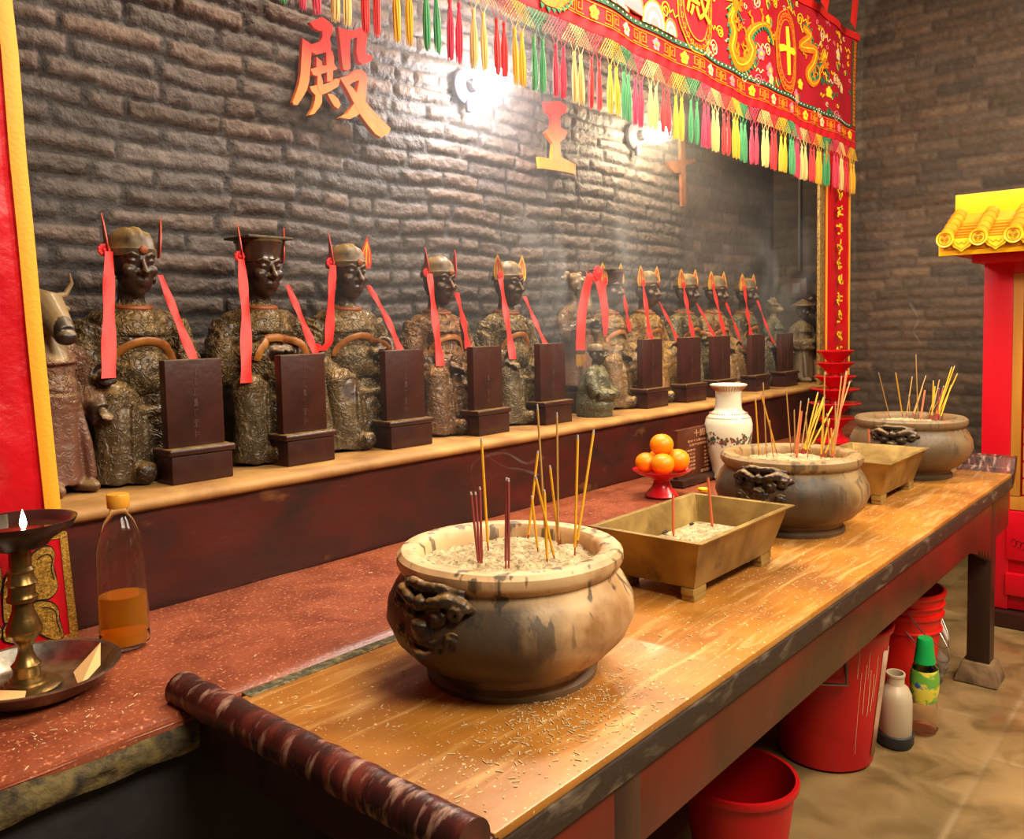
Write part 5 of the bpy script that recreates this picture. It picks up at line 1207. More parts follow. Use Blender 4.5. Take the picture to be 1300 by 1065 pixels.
def tassel_mesh(m, rs, L_):
    mb = MB(); mb.lathe([(.001, .0), (.0075, -.002), (.0092, -.012), (.0065, -.018), (.0068, -.026), (.0052, -.030)], 12); mb.lathe([(.0068, -.026), (.0078, -.028), (.0078, -.034), (.0066, -.036)], 12)
    nS = 16
    for k in range(nS):
        a = 2*PI*k/nS; r0 = .0055 if k % 2 else .0035; r1 = .0105*(1+.25*rs.random()) if k % 2 else .006; l = L_*(1+.07*(rs.random()-.5)); w1 = rs.uniform(-.002, .002)
        mb.tube([(math.cos(a)*r0, math.sin(a)*r0, -.034), (math.cos(a)*r1, math.sin(a)*r1, -.034-l*.35), (math.cos(a)*r1*1.02+w1, math.sin(a)*r1, -.034-l*.75), (math.cos(a)*r1*.9+w1*1.5, math.sin(a)*r1*.9, -.034-l)], [.0024, .0032, .0032, .0012], 5)
    o = mb.build('tassel', m, recalc=False, angle=60); me = o.data; bpy.data.objects.remove(o); return me
rs_ = random.Random(4); TM = [[tassel_mesh(TASS[c], rs_, .165) for _ in range(3)] for c in range(5)]
for k, x in enumerate(xs_):
    o = bpy.data.objects.new('tassel', TM[cyc[k % 10]][k % 3]); COL.objects.link(o); o.parent = bn; o.location = (x, wav(x, 0)-.002, -.106+float(lift(x))); o.scale = (.86, .86, 1); o.rotation_euler = (rs_.uniform(-.02, .02), rs_.uniform(-.02, .02), rs_.random()*6)
# loose red ribbons hanging over the right end
for (pts, w_, lb) in ((((6.02, 2.0, 3.46), (6.02, 1.98, 3.56), (6.02, 1.97, 3.9)), .10, 'short red ribbon end hanging rightmost above the valance corner'), (((5.72, 2.0, 3.56), (5.70, 1.98, 3.66), (5.66, 1.97, 3.9)), .10, 'red ribbon end hanging above the valance, left of the corner one')):
    pass
for (pp, w_, lb) in ((((1083, 33), (1085, 15), (1087, -12)), .10, 'red ribbon end hanging down rightmost, above the valance corner'), (((1046, 10), (1048, 0), (1050, -15)), .11, 'short pointed red ribbon above the valance, left of the corner one')):
    P3 = [ony(*q_, 1.97) for q_ in pp]; z0_ = P3[0]; o = cloth_strip([q_-z0_ for q_ in P3], w_, M_ribbon, 'red_ribbon', None); o.location = z0_; tag(o, lb, 'ribbon')

# right couplet in its bead frame
rc_ = thing('hanging_couplet', 'narrow red couplet with a column of gold characters hanging below the valance right end', 'couplet', (5.75, 2.095, 1.05))
def drape(name, x0, x1, z0, z1, m, parent, amp=.008, nu=24, nv=70, slant=0., seed=0, y=0.):
    U, V = np.meshgrid(np.linspace(0, 1, nu), np.linspace(0, 1, nv), indexing='ij'); u, v = U.ravel(), V.ravel()
    x = x0+(x1-x0)*u+slant*(1-v); z = z0+(z1-z0)*v
    yy = y+amp*(np.sin(u*9+v*4+seed)+.8*(fbm(np.stack([x*6, z*4, u*0+seed], 1), 3)-.5)*3)
    o = grid_mesh(name, np.stack([x, yy, z], 1), nu, nv, m); o.parent = parent; so = o.modifiers.new('t', 'SOLIDIFY'); so.thickness = .002; return o
drape('satin_panel', -.16, .27, .06, 1.68, M_redsatin, rc_, .010)
for x_ in (-.165, .262): MB().box((x_, -.016, .06), (x_+.010, -.006, 1.68)).build('gold_edging', M_yellow, rc_)
MB().box((-.27, -.01, 0.09), (-.19, .012, 1.60)).build('bead_frame', M_bead, rc_, bevel=.004)
g = MB(); rs2 = random.Random(9)
for k in range(11):
    z = 1.36-.118*k; 
    for j in range(6):
        x, zz_ = rs2.uniform(-.035, .035), z+rs2.uniform(-.035, .03); a = rs2.choice([0, 0, 1.5, .7, -.7]); l = rs2.uniform(.015, .034)
        g.strip([(.03+x-math.cos(a)*l, zz_-math.sin(a)*l), (.03+x+math.cos(a)*l, zz_+math.sin(a)*l)], [.014, .009], lambda u, z, d: (u, -.030-d, z), 0, .003)
g.build('gold_characters', M_embyel, rc_, recalc=False, smooth=False)

# ------------------------------------------------------------------ left drape with lotus panel
ld = thing('hanging_couplet', 'tall red satin drape with yellow edging hanging at the left, lotus panel at its foot', 'drape', (.5, 2.045, .87))
def lx(z): # right edge position, read where the cloth hangs
    return .222+.035*max(0, (1.4-z))/1.4
nu, nv = 50, 150; U, V = np.meshgrid(np.linspace(0, 1, nu), np.linspace(0, 1, nv), indexing='ij'); u, v = U.ravel(), V.ravel()
z = .26+v*(2.75-.26)
E0 = [ony(*p, 2.045)-Vector((.5, 2.045, .87)) for p in ((5, -30), (17, 70), (27, 200), (38, 310), (48, 420), (60, 540), (71, 645))]
xr = np.interp(z, [e.z for e in reversed(E0)], [e.x for e in reversed(E0)]); x = -.42+u*(.42+xr)
yy = (.010*np.sin(u*11+v*3)+.040*(fbm(np.stack([x*7+z*2., z*5, x*0], 1), 4)-.5))*np.clip((1-u)*4+.15, 0, 1)
o = grid_mesh('satin_panel', np.stack([x, yy, z], 1), nu, nv, M_redsatin); o.parent = ld; so = o.modifiers.new('t', 'SOLIDIFY'); so.thickness = .002
E0 = [ony(*p, 2.045)-Vector((.5, 2.045, .87)) for p in ((5, -30), (17, 70), (27, 200), (38, 310), (48, 420), (60, 540), (71, 645))]
mbx = []
for k in range(60):
    f = k/59*(len(E0)-1); i = min(int(f), len(E0)-2); mbx.append(E0[i].lerp(E0[i+1], f-i)+Vector((-.012, -.016, 0)))
cloth_strip(mbx, .034, M_yellow, 'yellow_edging', ld, .003)
# lotus panel lower down
def cpl(x, y): p = ony(*cp(x, y, 3.133, 0, 580), 2.03); return (p.x-.5, p.z-.87)
frl = lambda u, z, d: (u, -.030-d, z)
mb = MB(); mb.mi = 0; mb.prism([(-.42, .245), cpl(225, 300), cpl(296, 722), (-.42, -.012)], frl, -.004, 0)
mb.mi = 1; mb.prism([(-.42, .250), cpl(222, 290), cpl(228, 318), (-.42, .222)], frl, 0, .003); mb.prism([cpl(222, 290), cpl(252, 292), cpl(303, 730), cpl(268, 722)], frl, 0, .0035); mb.prism([(-.42, .012), cpl(270, 698), cpl(303, 732), (-.42, -.016)], frl, 0, .003)
def rnd(poly, it=2):
    for _ in range(it): poly = [q for i in range(len(poly)) for q in ((.75*poly[i][0]+.25*poly[(i+1) % len(poly)][0], .75*poly[i][1]+.25*poly[(i+1) % len(poly)][1]), (.25*poly[i][0]+.75*poly[(i+1) % len(poly)][0], .25*poly[i][1]+.75*poly[(i+1) % len(poly)][1]))]
    return poly
PET = [[(0,490),(30,450),(62,400),(80,375),(96,410),(100,470),(90,540),(60,610),(20,650),(0,655)], [(100,400),(150,355),(190,350),(208,385),(195,420),(205,460),(218,510),(200,545),(170,560),(110,560),(95,480)],
       [(110,570),(190,568),(222,600),(218,640),(240,690),(236,712),(200,720),(150,700),(110,650)], [(0,665),(60,640),(90,665),(96,710),(70,735),(20,730),(0,720)], [(-60,380),(-10,420),(-5,520),(-40,600),(-90,560)], [(-50,640),(-5,670),(-10,725),(-80,730)], [(20,560),(70,620),(110,615),(100,560),(60,520)]]
for p in PET:
    p = rnd(p)
    c = Vector((sum(q[0] for q in p)/len(p), sum(q[1] for q in p)/len(p))); big = [tuple(c+(Vector(q)-c)*(1+6/max(10, (Vector(q)-c).length))) for q in p]
    mb.mi = 2; mb.prism([cpl(*q) for q in big], frl, 0, .003); mb.mi = 1; mb.prism([cpl(*q) for q in p], frl, .003, .0055)
    mb.mi = 2; mb.strip([cpl(*(c+(Vector(p[k])-c)*.72)) for k in range(len(p)//2)], .0022, frl, .0055, .0066)
M_seq = mat('gold_sequin_embroidery', H('c79a3c'), .45, .5, col2=H('8a6420'), scale=180, lo=.4, hi=.6, bump=1., bscale=350, bdist=.003)
mb.build('lotus_panel', [M_redsatin, M_seq, M_black], ld, recalc=False, smooth=False)

# ------------------------------------------------------------------ oil lamp, dish, papers, bottle
DX, DY = .605, 1.80
t = thing('steel_dish', 'shallow stainless steel dish on the red counter at the left', 'dish', (DX, DY, CZ+.003))
MB().lathe([(.001, 0), (.105, 0), (.125, .010), (.148, .036), (.158, .040), (.159, .043), (.150, .042), (.146, .038), (.124, .013), (.105, .004), (.001, .004)], 72).build('dish', M_steel, t)
lp = thing('oil_lamp', 'tall aged brass oil lamp with a blackened bowl, standing in the steel dish', 'oil lamp', (DX-.012, DY+.005, CZ+.008))
MB().lathe([(.001, 0), (.060, 0), (.062, .004), (.055, .009), (.042, .012), (.040, .016), (.034, .018), (.032, .023), (.025, .025), (.024, .040), (.027, .048), (.020, .056), (.014, .072), (.013, .085), (.020, .096), (.031, .108), (.033, .120), (.026, .140),
            (.020, .156), (.018, .172), (.027, .176), (.028, .184), (.024, .190), (.024, .206), (.029, .212), (.024, .220), (.022, .232), (.026, .238), (.020, .244), (.020, .285), (.001, .285)], 48).build('stem', M_brass, lp)
MB().lathe([(.001, .280), (.040, .280), (.052, .286), (.060, .297), (.095, .318), (.103, .332), (.105, .336), (.100, .335), (.085, .322), (.050, .306), (.001, .300)], 64).build('bowl', M_dbrass, lp)
MB().lathe([(.001, .318), (.080, .319), (.001, .3195)], 40).build('oil', mat('dark_lamp_oil', H('2a1408'), .06), lp)
box('wick_holder', (-.052, -.004, .325), (-.018, -.001, .352), M_steel, lp, bevel=0)
MB().tube([(-.12, -.01, .345), (-.06, 0, .335), (-.02, 0, .330)], .0016, 6).build('wick_wire', M_wire, lp)
MB().lathe([(.001, .319), (.005, .323), (.0065, .331), (.0045, .343), (.0015, .353), (.0002, .358)], 14, (.006, -.01, 0)).build('flame', mat('flame', (1, .8, .5), .5, emit=(1, .72, .42), estr=38), lp)
mb = MB(); mb.add([(-.145, -.035, .018), (-.05, -.085, .006), (-.03, -.04, .010), (-.10, .02, .020), (-.145, -.034, .019), (-.05, -.084, .007), (-.03, -.039, .011), (-.10, .021, .021)], [(3,2,1,0),(4,5,6,7),(0,1,5,4),(1,2,6,5),(2,3,7,6),(3,0,4,7)])
o = tag(mb.build('folded_paper', M_paper, None, (DX, DY, CZ+.008), smooth=False), 'folded tan paper slip in the left of the steel dish', 'paper')
mb = MB(); mb.add([(.045, -.10, .006), (.105, -.055, .022), (.128, -.005, .050), (.060, -.035, .016), (.045, -.10, .0075), (.105, -.055, .0235), (.128, -.005, .0515), (.060, -.035, .0175)], [(3,2,1,0),(4,5,6,7),(0,1,5,4),(1,2,6,5),(2,3,7,6),(3,0,4,7)])
o = tag(mb.build('folded_paper', M_paper, None, (DX, DY, CZ+.008), smooth=False), 'folded tan paper slip leaning on the right rim of the steel dish', 'paper')
BX, BY_ = .828, 1.895
t = thing('oil_bottle', 'clear plastic bottle half full of amber lamp oil, yellow cap', 'bottle', (BX, BY_, CZ+.003))
MB().lathe([(.001, .0), (.046, .0), (.052, .006), (.053, .03), (.0515, .034), (.053, .038), (.0515, .062), (.053, .066), (.052, .20), (.050, .225), (.043, .255), (.030, .285), (.021, .300), (.019, .312), (.019, .325), (.017, .325), (.017, .300), (.028, .284), (.041, .253), (.048, .223), (.050, .20), (.050, .01), (.001, .006)], 56).build('bottle', M_glass, t)
MB().lathe([(.001, .008), (.0495, .010), (.0495, .118), (.001, .118)], 48).build('oil', M_oil, t)
MB().lathe([(.001, .345), (.022, .345), (.0235, .342), (.0235, .316), (.022, .314), (.0205, .314), (.0205, .325), (.001, .326)], 36).build('screw_cap', M_capyel, t)

# ------------------------------------------------------------------ things on the counter
def lathe_thing(name, label, cat, loc, parts, n=48, group=None):
    t = thing(name, label, cat, loc, 0, group)
    for pn, prof, m in parts: MB().lathe(prof, n).build(pn, m, t)
    return t
VX, VY = 3.50, 1.745
t = thing('porcelain_vase', 'tall white porcelain vase with painted figures, behind the middle censer', 'vase', (VX, VY, CZ+.003))
MB().lathe([(.001, 0), (.070, 0), (.073, .006), (.070, .02), (.078, .06), (.094, .13), (.1045, .20), (.106, .245), (.100, .272), (.082, .295), (.063, .310), (.058, .325), (.057, .37), (.059, .395), (.070, .412), (.082, .420), (.083, .425), (.078, .427), (.055, .415), (.050, .38), (.050, .32), (.001, .30)], 64).build('body', M_porc, t)
mb = MB(); rs3 = random.Random(3)
def onvase(an, z, off=.0007):
    r = .094+(.1045-.094)*min(1, max(0, (z-.13)/.07))+(.0015*min(1, max(0, (z-.20)/.045))); return (math.cos(an)*(r+off), math.sin(an)*(r+off), z)
for k in range(330):
    an = rs3.uniform(-PI, PI); zc = .175+rs3.gauss(0, .018)*(1.1 if math.sin(an*3) > 0 else .6); s = rs3.uniform(.0035, .008); mb.mi = rs3.choice([0, 0, 1, 2])
    q_ = [onvase(an+s*8*math.cos(a), zc+s*math.sin(a)*rs3.uniform(.6, 1.8)*1., .0007) for a in np.linspace(0, 2*PI, 7)[:-1]]
    if all(.13 < p[2] < .235 for p in q_): mb.add(q_, [tuple(range(6))])
mb.build('painted_scene', [M_porcblue, mat('painted_green', H('4a6a3a'), .3), mat('painted_rust', H('9a5a44'), .3)], t, recalc=False, smooth=False)
mb = MB()
for k in range(48): a = 2*PI*k/48; mb.ell((math.cos(a)*.0825, math.sin(a)*.0825, .296), (.003, .003, .0035), 6)
mb.tube([(math.cos(a)*.0985, math.sin(a)*.0985, .2785) for a in np.linspace(0, 2*PI, 60)], .0011, 5)
for k in range(36): a = 2*PI*k/36; mb.tube([(math.cos(a)*.0605, math.sin(a)*.0605, .397), (math.cos(a)*.0775, math.sin(a)*.0775, .415)], .0016, 5)
mb.build('neck_pattern', M_porcred, t)
# plaque
PY_ = 1.83; pa, pb = ony(858, 547, PY_), ony(911.5, 537, PY_); pw = (pb.x-pa.x)/2; ph = pa.z-CZ
t = thing('wooden_plaque', 'brown wooden plaque with pale incised text on a dark stand, between oranges and vase', 'plaque', ((pa.x+pb.x)/2, PY_, CZ+.003))
MB().box((-pw, -.008, .028), (pw, .016, ph-.003)).build('board', M_plaque, t, bevel=.003)
MB().box((-pw-.02, -.045, 0), (pw+.02, .045, .030)).build('stand', M_darkwood, t, bevel=.004)
def txt_on(o_parent, txt, size, x, z, sx=1.):
    o = place_text('incised_text', txt, size, .0012, M_plaquetext, o_parent, (x, -.0088, z)); o.scale = (sx, 1, 1); return o
txt_on(t, '十殿', .034, 0, ph-.032, 1.6); 
rowz = ph-.062; tr = ['敬奉十王殿各位善信', '合家平安福壽康寧']
for s_ in tr: txt_on(t, s_, .0125, 0, rowz, 1.9); rowz -= .017
rowz -= .006
for k in range(6):
    for x_ in (-.45, .45): txt_on(t, ('王殿敬奉', '十方信士', '平安如意', '吉祥福壽', '家宅康寧', '萬事勝意')[(k+int(x_ > 0)*2) % 6], .0115, x_*pw, rowz, 2.1)
    rowz -= .0165
txt_on(t, '善信敬奉', .014, .3*pw, rowz-.004, 1.8)
# orange stand and fruit
OX, OY = 2.975, 1.78
t = thing('fruit_stand', 'red plastic pedestal fruit stand on the counter carrying a pile of oranges', 'fruit stand', (OX, OY, CZ+.003))
MB().lathe([(.001, 0), (.066, 0), (.068, .004), (.060, .016), (.042, .035), (.034, .055), (.034, .066), (.050, .078), (.095, .092), (.117, .106), (.119, .110), (.115, .110), (.092, .098), (.05, .088), (.001, .086)], 64).build('pedestal', M_redplastic, t)
def orange(x, y, z, r, rz, label):
    t = thing('orange', label, 'orange', (x, y, z), rz, 'oranges piled on the red stand')
    mb = MB(); mb.lathe([(.001, 0)]+[(math.sin(a)*r*(1.03), r-math.cos(a)*r*.95-(.0 if a < 2.9 else .001)) for a in np.linspace(.12, PI-.10, 22)]+[(.0025, 1.94*r)], 40); mb.build('fruit', M_orange, t)
    MB().lathe([(.0045, 1.925*r), (.003, 1.965*r), (.001, 1.97*r)], 8).build('stem_button', M_stem, t); return t
orr = .0455; zb0 = CZ+.003+.092
orange(OX-.050, OY-.035, zb0+.003, orr, 0, 'front-left orange at the base of the pile, small dark specks on its lower side')
orange(OX+.048, OY-.045, zb0+.003, orr*1.08, 1, 'front-right orange at the base of the pile, nearest the wrapped sweet')
orange(OX+.052, OY+.043, zb0+.003, orr, 2, 'back-right orange, mostly hidden behind the front-right one')
orange(OX-.042, OY+.048, zb0+.003, orr*.95, 2, 'back-left orange, hidden behind the front-left one')
orange(OX-.002, OY-.002, zb0+.072, orr*1.03, .5, 'top orange crowning the pile')
t = thing('wrapped_sweet', 'small white wrapped sweet with black marks on the right rim of the red stand', 'sweet', (OX+.098, OY-.060, zb0+.020), .4)
MB().tube([(-.030, 0, 0), (-.022, 0, .001), (-.018, 0, .002), (0, 0, .004), (.018, 0, .009), (.022, 0, .011), (.032, 0, .016)], [.010, .003, .008, .009, .008, .003, .011], 12).build('wrapper', M_porc, t)
MB().box((-.012, -.0098, .0), (-.004, -.0080, .007)).box((.004, -.0098, .003), (.010, -.0080, .011)).build('printed_mark', M_black, t)
t = lathe_thing('paper_flower', 'tiny yellow paper petal lying behind the nearer trough', 'paper flower', onz(893, 625, CZ+.004), [('petal', [(.001, 0), (.018, .004), (.024, .016), (.022, .018), (.001, .006)], M_roofyel)], 14)
# red tiered lamp
t = thing('tiered_lotus_lamp', 'red tiered lotus lamp of stacked dishes at the far right end of the counter', 'tiered lamp', (ony(1060, 500, 1.77).x, 1.77, CZ+.003))
A_ = ony(1059, 446, 1.77); 
levels = [(446, .104), (461, .108), (478, .118), (494, .135), (512, .145), (530, .12)]
mb = MB()
for k, (yp, r) in enumerate(levels):
    z = ony(1060, yp, 1.77).z-CZ; o_ = MB(); o_.lathe([(.045, z-.06), (.055, z-.045), (.075, z-.030), (.092, z-.014), (r-.004, z-.005), (r, z), (r-.004, z+.003), (.06, z-.006), (.03, z-.008)], 40); o_.build('lotus_tray', M_redplastic, t)
zt_ = ony(1060, 446, 1.77).z-CZ; zb_ = ony(1060, 530, 1.77).z-CZ
MB().lathe([(.10, 0), (.10, .015), (.05, .04), (.03, max(.06, zb_-.05)), (.030, zt_-.005), (.045, zt_+.005), (.001, zt_+.008)], 32).build('column', M_redplastic, t)

# ------------------------------------------------------------------ under the table
def bucket(name, label, x, y, r0, r1, h, m, z=0., ribs=(), handle=None, cat='bucket', group=None):
    t = thing(name, label, cat, (x, y, z), 0, group)
    pr = [(.001, 0), (r0-.01, 0), (r0, .006)]
    for (za, zb2) in ribs:
        ra = r0+(r1-r0)*za/h; rb = r0+(r1-r0)*zb2/h; pr += [(ra, za), (ra+.010, za+.002), (ra+.011, za+.007), (rb+.002, za+.011), (rb+.001, zb2)]
    pr += [(r1-.002, h-.022), (r1+.008, h-.020), (r1+.011, h-.008), (r1+.008, h), (r1-.002, h), (r1-.005, h-.02), (r0-.004, .01), (.001, .008)]
    MB().lathe(pr, 64).build('shell', m, t); return t
FZ = 0.
b1 = bucket('red_bin', 'large glossy red plastic bin with paper label and metal bracket, under the table', 2.96, 1.10, .160, .215, .50, M_bucket, FZ, cat='bin')
mb = MB(); rsd = random.Random(8)
for k in range(7):
    an_ = -2.25+.07*k+rsd.uniform(-.02, .02); z1 = rsd.uniform(.34, .46); z0_ = z1-rsd.uniform(.08, .30); w_ = rsd.uniform(.006, .014)
    for q in range(6):
        za, zc_ = z1+(z0_-z1)*q/6, z1+(z0_-z1)*(q+1)/6; ra, rb_ = .160+.055*za/.5+.0012, .160+.055*zc_/.5+.0012; o1 = .01*math.sin(q+k)
        mb.add([(ra*math.cos(an_+o1), ra*math.sin(an_+o1), za), (ra*math.cos(an_+w_+o1), ra*math.sin(an_+w_+o1), za), (rb_*math.cos(an_+w_*.8), rb_*math.sin(an_+w_*.8), zc_), (rb_*math.cos(an_), rb_*math.sin(an_), zc_)], [(0, 1, 2, 3)])
mb.build('dried_drips', M_debris, b1, recalc=False)
lab = MB(); vs = []; fs = []
for i in range(9):
    for z in (.04, .15, .30, .42):
        an = -1.70+.34*i/8*1.0; r = .160+(.055)*z/.5+.0025; vs.append((r*math.cos(an), r*math.sin(an), z+.004*math.sin(i)))
for i in range(8):
    for k in range(3): fs.append((4*i+k, 4*i+4+k, 4*i+5+k, 4*i+1+k))
o = lab.add(vs, fs).build('paper_label', M_label, b1, recalc=False); so = o.modifiers.new('t', 'SOLIDIFY'); so.thickness = .0015
an = -2.62; c_, s_ = math.cos(an), math.sin(an); MB().tube([(.198*c_-.05*s_*-1, .198*s_+.05*c_*-1, .40), (.222*c_+.05*s_, .222*s_-.05*c_, .34), (.222*c_-.03*s_, .222*s_+.03*c_, .34), (.198*c_-.03*s_, .198*s_+.03*c_, .42)], .006, 8).build('bracket', M_wire, b1)
b2 = bucket('red_bucket', 'lower bright red bucket with wire handle, holding another nested in it', 3.665, 1.04, .118, .145, .36, M_bucket2, FZ, ribs=((.28, .285),), group='nested red buckets beside the table leg')
MB().tube([(-.146*math.cos(a)*.95, -.05-.125*math.sin(a), .30-.135*math.sin(a)) for a in np.linspace(0, PI, 26)], .0028, 6).build('wire_handle', M_wire, b2)
b3 = bucket('red_bucket', 'upper bright red bucket, nested rim-high in another beside the right table leg', 3.665, 1.04, .126, .152, .36, M_bucket2, .085, ribs=((.30, .306),), group='nested red buckets beside the table leg')
MB().tube([(-.150*math.cos(a)*.95-.01, -.06-.115*math.sin(a), .30-.16*math.sin(a)) for a in np.linspace(0, PI, 26)], .0028, 6).build('wire_handle', M_wire, b3)
bucket('red_basin', 'small red bucket at the bottom edge, left of the large red bin', 2.14, 1.04, .12, .155, .285, M_bucket, FZ)
JX, JY = 3.18, .925
t = thing('plastic_jug', 'milky white plastic bottle without cap, dark rubber base, standing on the floor', 'jug', (JX, JY, 0), .4)
MB().lathe([(.001, .004), (.060, .004), (.066, .012), (.067, .16), (.064, .185), (.052, .208), (.036, .220), (.034, .224), (.035, .252), (.038, .254), (.038, .262), (.031, .262), (.030, .222), (.058, .18), (.060, .02), (.001, .01)], 48, sx=1., sy=.85).build('bottle', M_jug, t)
MB().lathe([(.001, 0), (.066, 0), (.072, .01), (.072, .042), (.0675, .046), (.0675, .01), (.001, .008)], 48, sx=1., sy=.88).build('base_boot', M_jugbase, t)
GX, GY = 3.345, .87
t = thing('detergent_bottle', 'empty clear bottle with green cap and green label, upright on the floor by the bucket', 'bottle', (GX, GY, 0), 0)
MB().lathe([(.001, .008), (.046, .004), (.056, .012), (.057, .05), (.050, .09), (.047, .115), (.052, .15), (.054, .19), (.048, .23), (.036, .258), (.030, .264), (.028, .264), (.046, .228), (.052, .19), (.050, .15), (.045, .115), (.048, .09), (.055, .05), (.054, .014), (.001, .012)], 48, sx=1., sy=.8).build('bottle', M_glass, t)
MB().lathe([(.0462, .112), (.0532, .15), (.0552, .19), (.050, .228), (.0507, .228), (.0560, .19), (.054, .15), (.047, .112), (.0462, .112)], 48, sx=1., sy=.81).build('label', M_labelgreen, t)
MB().lathe([(.001, .338), (.026, .336), (.030, .325), (.032, .30), (.038, .262), (.040, .250), (.037, .250), (.001, .262)], 36, sx=1., sy=.85).build('cap', M_green, t); t.scale = (1.12, 1.12, 1.06)
# gloves and rag hanging behind
mb = MB()
for k in range(4): mb.cap((.0, .02*k, .0), (.015+.004*k, .018*k-.02, -.055), .010, .008)
mb.ell((0, .03, .02), (.02, .036, .03), 14)
tag(sculpt(mb, 'work_glove', M_cloth, None, .003, 2), 'white cotton glove hanging on the bucket rim beside the table leg', 'glove').location = (3.82, .93, .25)
mb = MB(); mb.ell((0, 0, 0), (.05, .04, .06), 16); mb.ell((.03, .01, -.03), (.04, .04, .05), 14); mb.ell((-.02, .0, -.045), (.04, .03, .035), 14)
o = sculpt(mb, 'grey_rag', M_greycloth, None, .004, 2, lambda co: (fbm(co*35, 3)-.5)*.02); tag(o, 'crumpled grey rag heap on the floor beside the front right table leg', 'rag'); o.location = (3.845, .95, .075)

# ------------------------------------------------------------------ shrine cabinet at the right
CX = 4.78
def onc(x, y): p = onx(x, y, CX); return p.y, p.z
cab = thing('shrine_cabinet', 'red shrine cabinet with golden drawer fronts and yellow tiled roof at the right edge', 'shrine cabinet', (CX, .4, 0))
yL = onc(1246, 556)[0]-.4; yR = onc(1283, 556)[0]-.4; yG = onc(1296, 556)[0]-.4; zT = onc(1255, 330)[1]; zG = onc(1283, 642)[1]
W_ = -1.35
MB().box((0, yR, .08), (.07, yL, zT)).build('post', M_cabred, cab, bevel=.004)
MB().box((0, W_, .08), (.07, W_+.13, zT)).build('post', M_cabred, cab, bevel=.004)
MB().box((.02, W_+.13, .08), (.5, yL-.01, zT-.02)).build('carcass', M_cabred, cab, bevel=.004)
MB().box((.002, yG, zG+.051), (.03, yR, zT-.071)).build('gold_stile', M_cabgold, cab, bevel=.003)
MB().box((.0, W_+.13, zT-.07), (.04, yR, zT)).build('top_rail', M_cabred, cab, bevel=.003)
MB().box((.005, W_+.13, zG-.02), (.035, yR, zG+.05)).build('gold_sill', M_cabgold, cab, bevel=.003)
MB().box((-.012, W_+.13, .34), (.02, yR+.01, zG-.025)).build('base_panel', M_cabred, cab, bevel=.004)
mb = MB(); p0 = onx(1296, 690, CX-.012); yy0, zz0 = p0.y-.4, p0.z; frc = lambda u, v, d: (-.0125-d, u, v)
for k in range(4): mb.strip([(yy0+.03-.02*k+.012*math.cos(a), zz0-.006*k+.018*math.sin(a)) for a in np.linspace(0, 5, 12)], .003, frc, 0, .0012)
mb.build('carved_motif', mat('dark_red_line', H('5a0a0a'), .5), cab)
MB().box((-.05, W_, .0), (.52, yL+.02, .075)).build('plinth', M_maroon, cab, bevel=.005)
MB().box((-.02, W_+.13, .16), (.02, yR+.01, .27)).build('lower_rail', M_cabred, cab, bevel=.004)
# drawer fronts in a grid
zrow = zG+.065; rows = int((zT-.08-zrow)/.085)
for r_ in range(rows):
    for c_ in range(5):
        y1 = yG-.012-c_*.17; y0 = y1-.155; z0 = zrow+r_*.085
        mb = MB(); mb.mi = 0; mb.box((-.004, y0, z0), (.02, y1, z0+.072)); mb.mi = 1; mb.strip([(y0+.012, z0+.012), (y1-.012, z0+.012), (y1-.012, z0+.060), (y0+.012, z0+.060)], .005, lambda u, v, d: (-.004-d, u, v), 0, .002, True)
        dr = mb.build('drawer', [M_cabgold, M_black], cab, recalc=False, smooth=False)
        MB().ell((-.012, (y0+y1)/2, z0+.036), (.008, .008, .008), 10).build('knob', M_gold, dr)
# roof
ex = onx(1200, 304, CX-.30); eY0 = ex.y-.4; eZ = ex.z
q1, q2 = onx(1200, 304, CX-.30), onx(1242.5, 299, CX-.30); sp = q1.y-q2.y
f0, f1 = onx(1192, 312, CX-.27), onx(1192, 325.5, CX-.27)
MB().box((-.275, W_-.15, f1.z), (-.255, f0.y-.4, f0.z+.02)).build('fascia_board', M_roofyel, cab, bevel=.002)
MB().box((-.255, W_-.1, f1.z+.005), (.5, f0.y-.4-.04, f1.z+.03)).build('soffit', M_cabred, cab, bevel=.002)
MB().box((-.16, W_-.05, f1.z-.035), (.45, f0.y-.4-.12, f1.z+.005)).build('cornice', M_cabred, cab, bevel=.008)
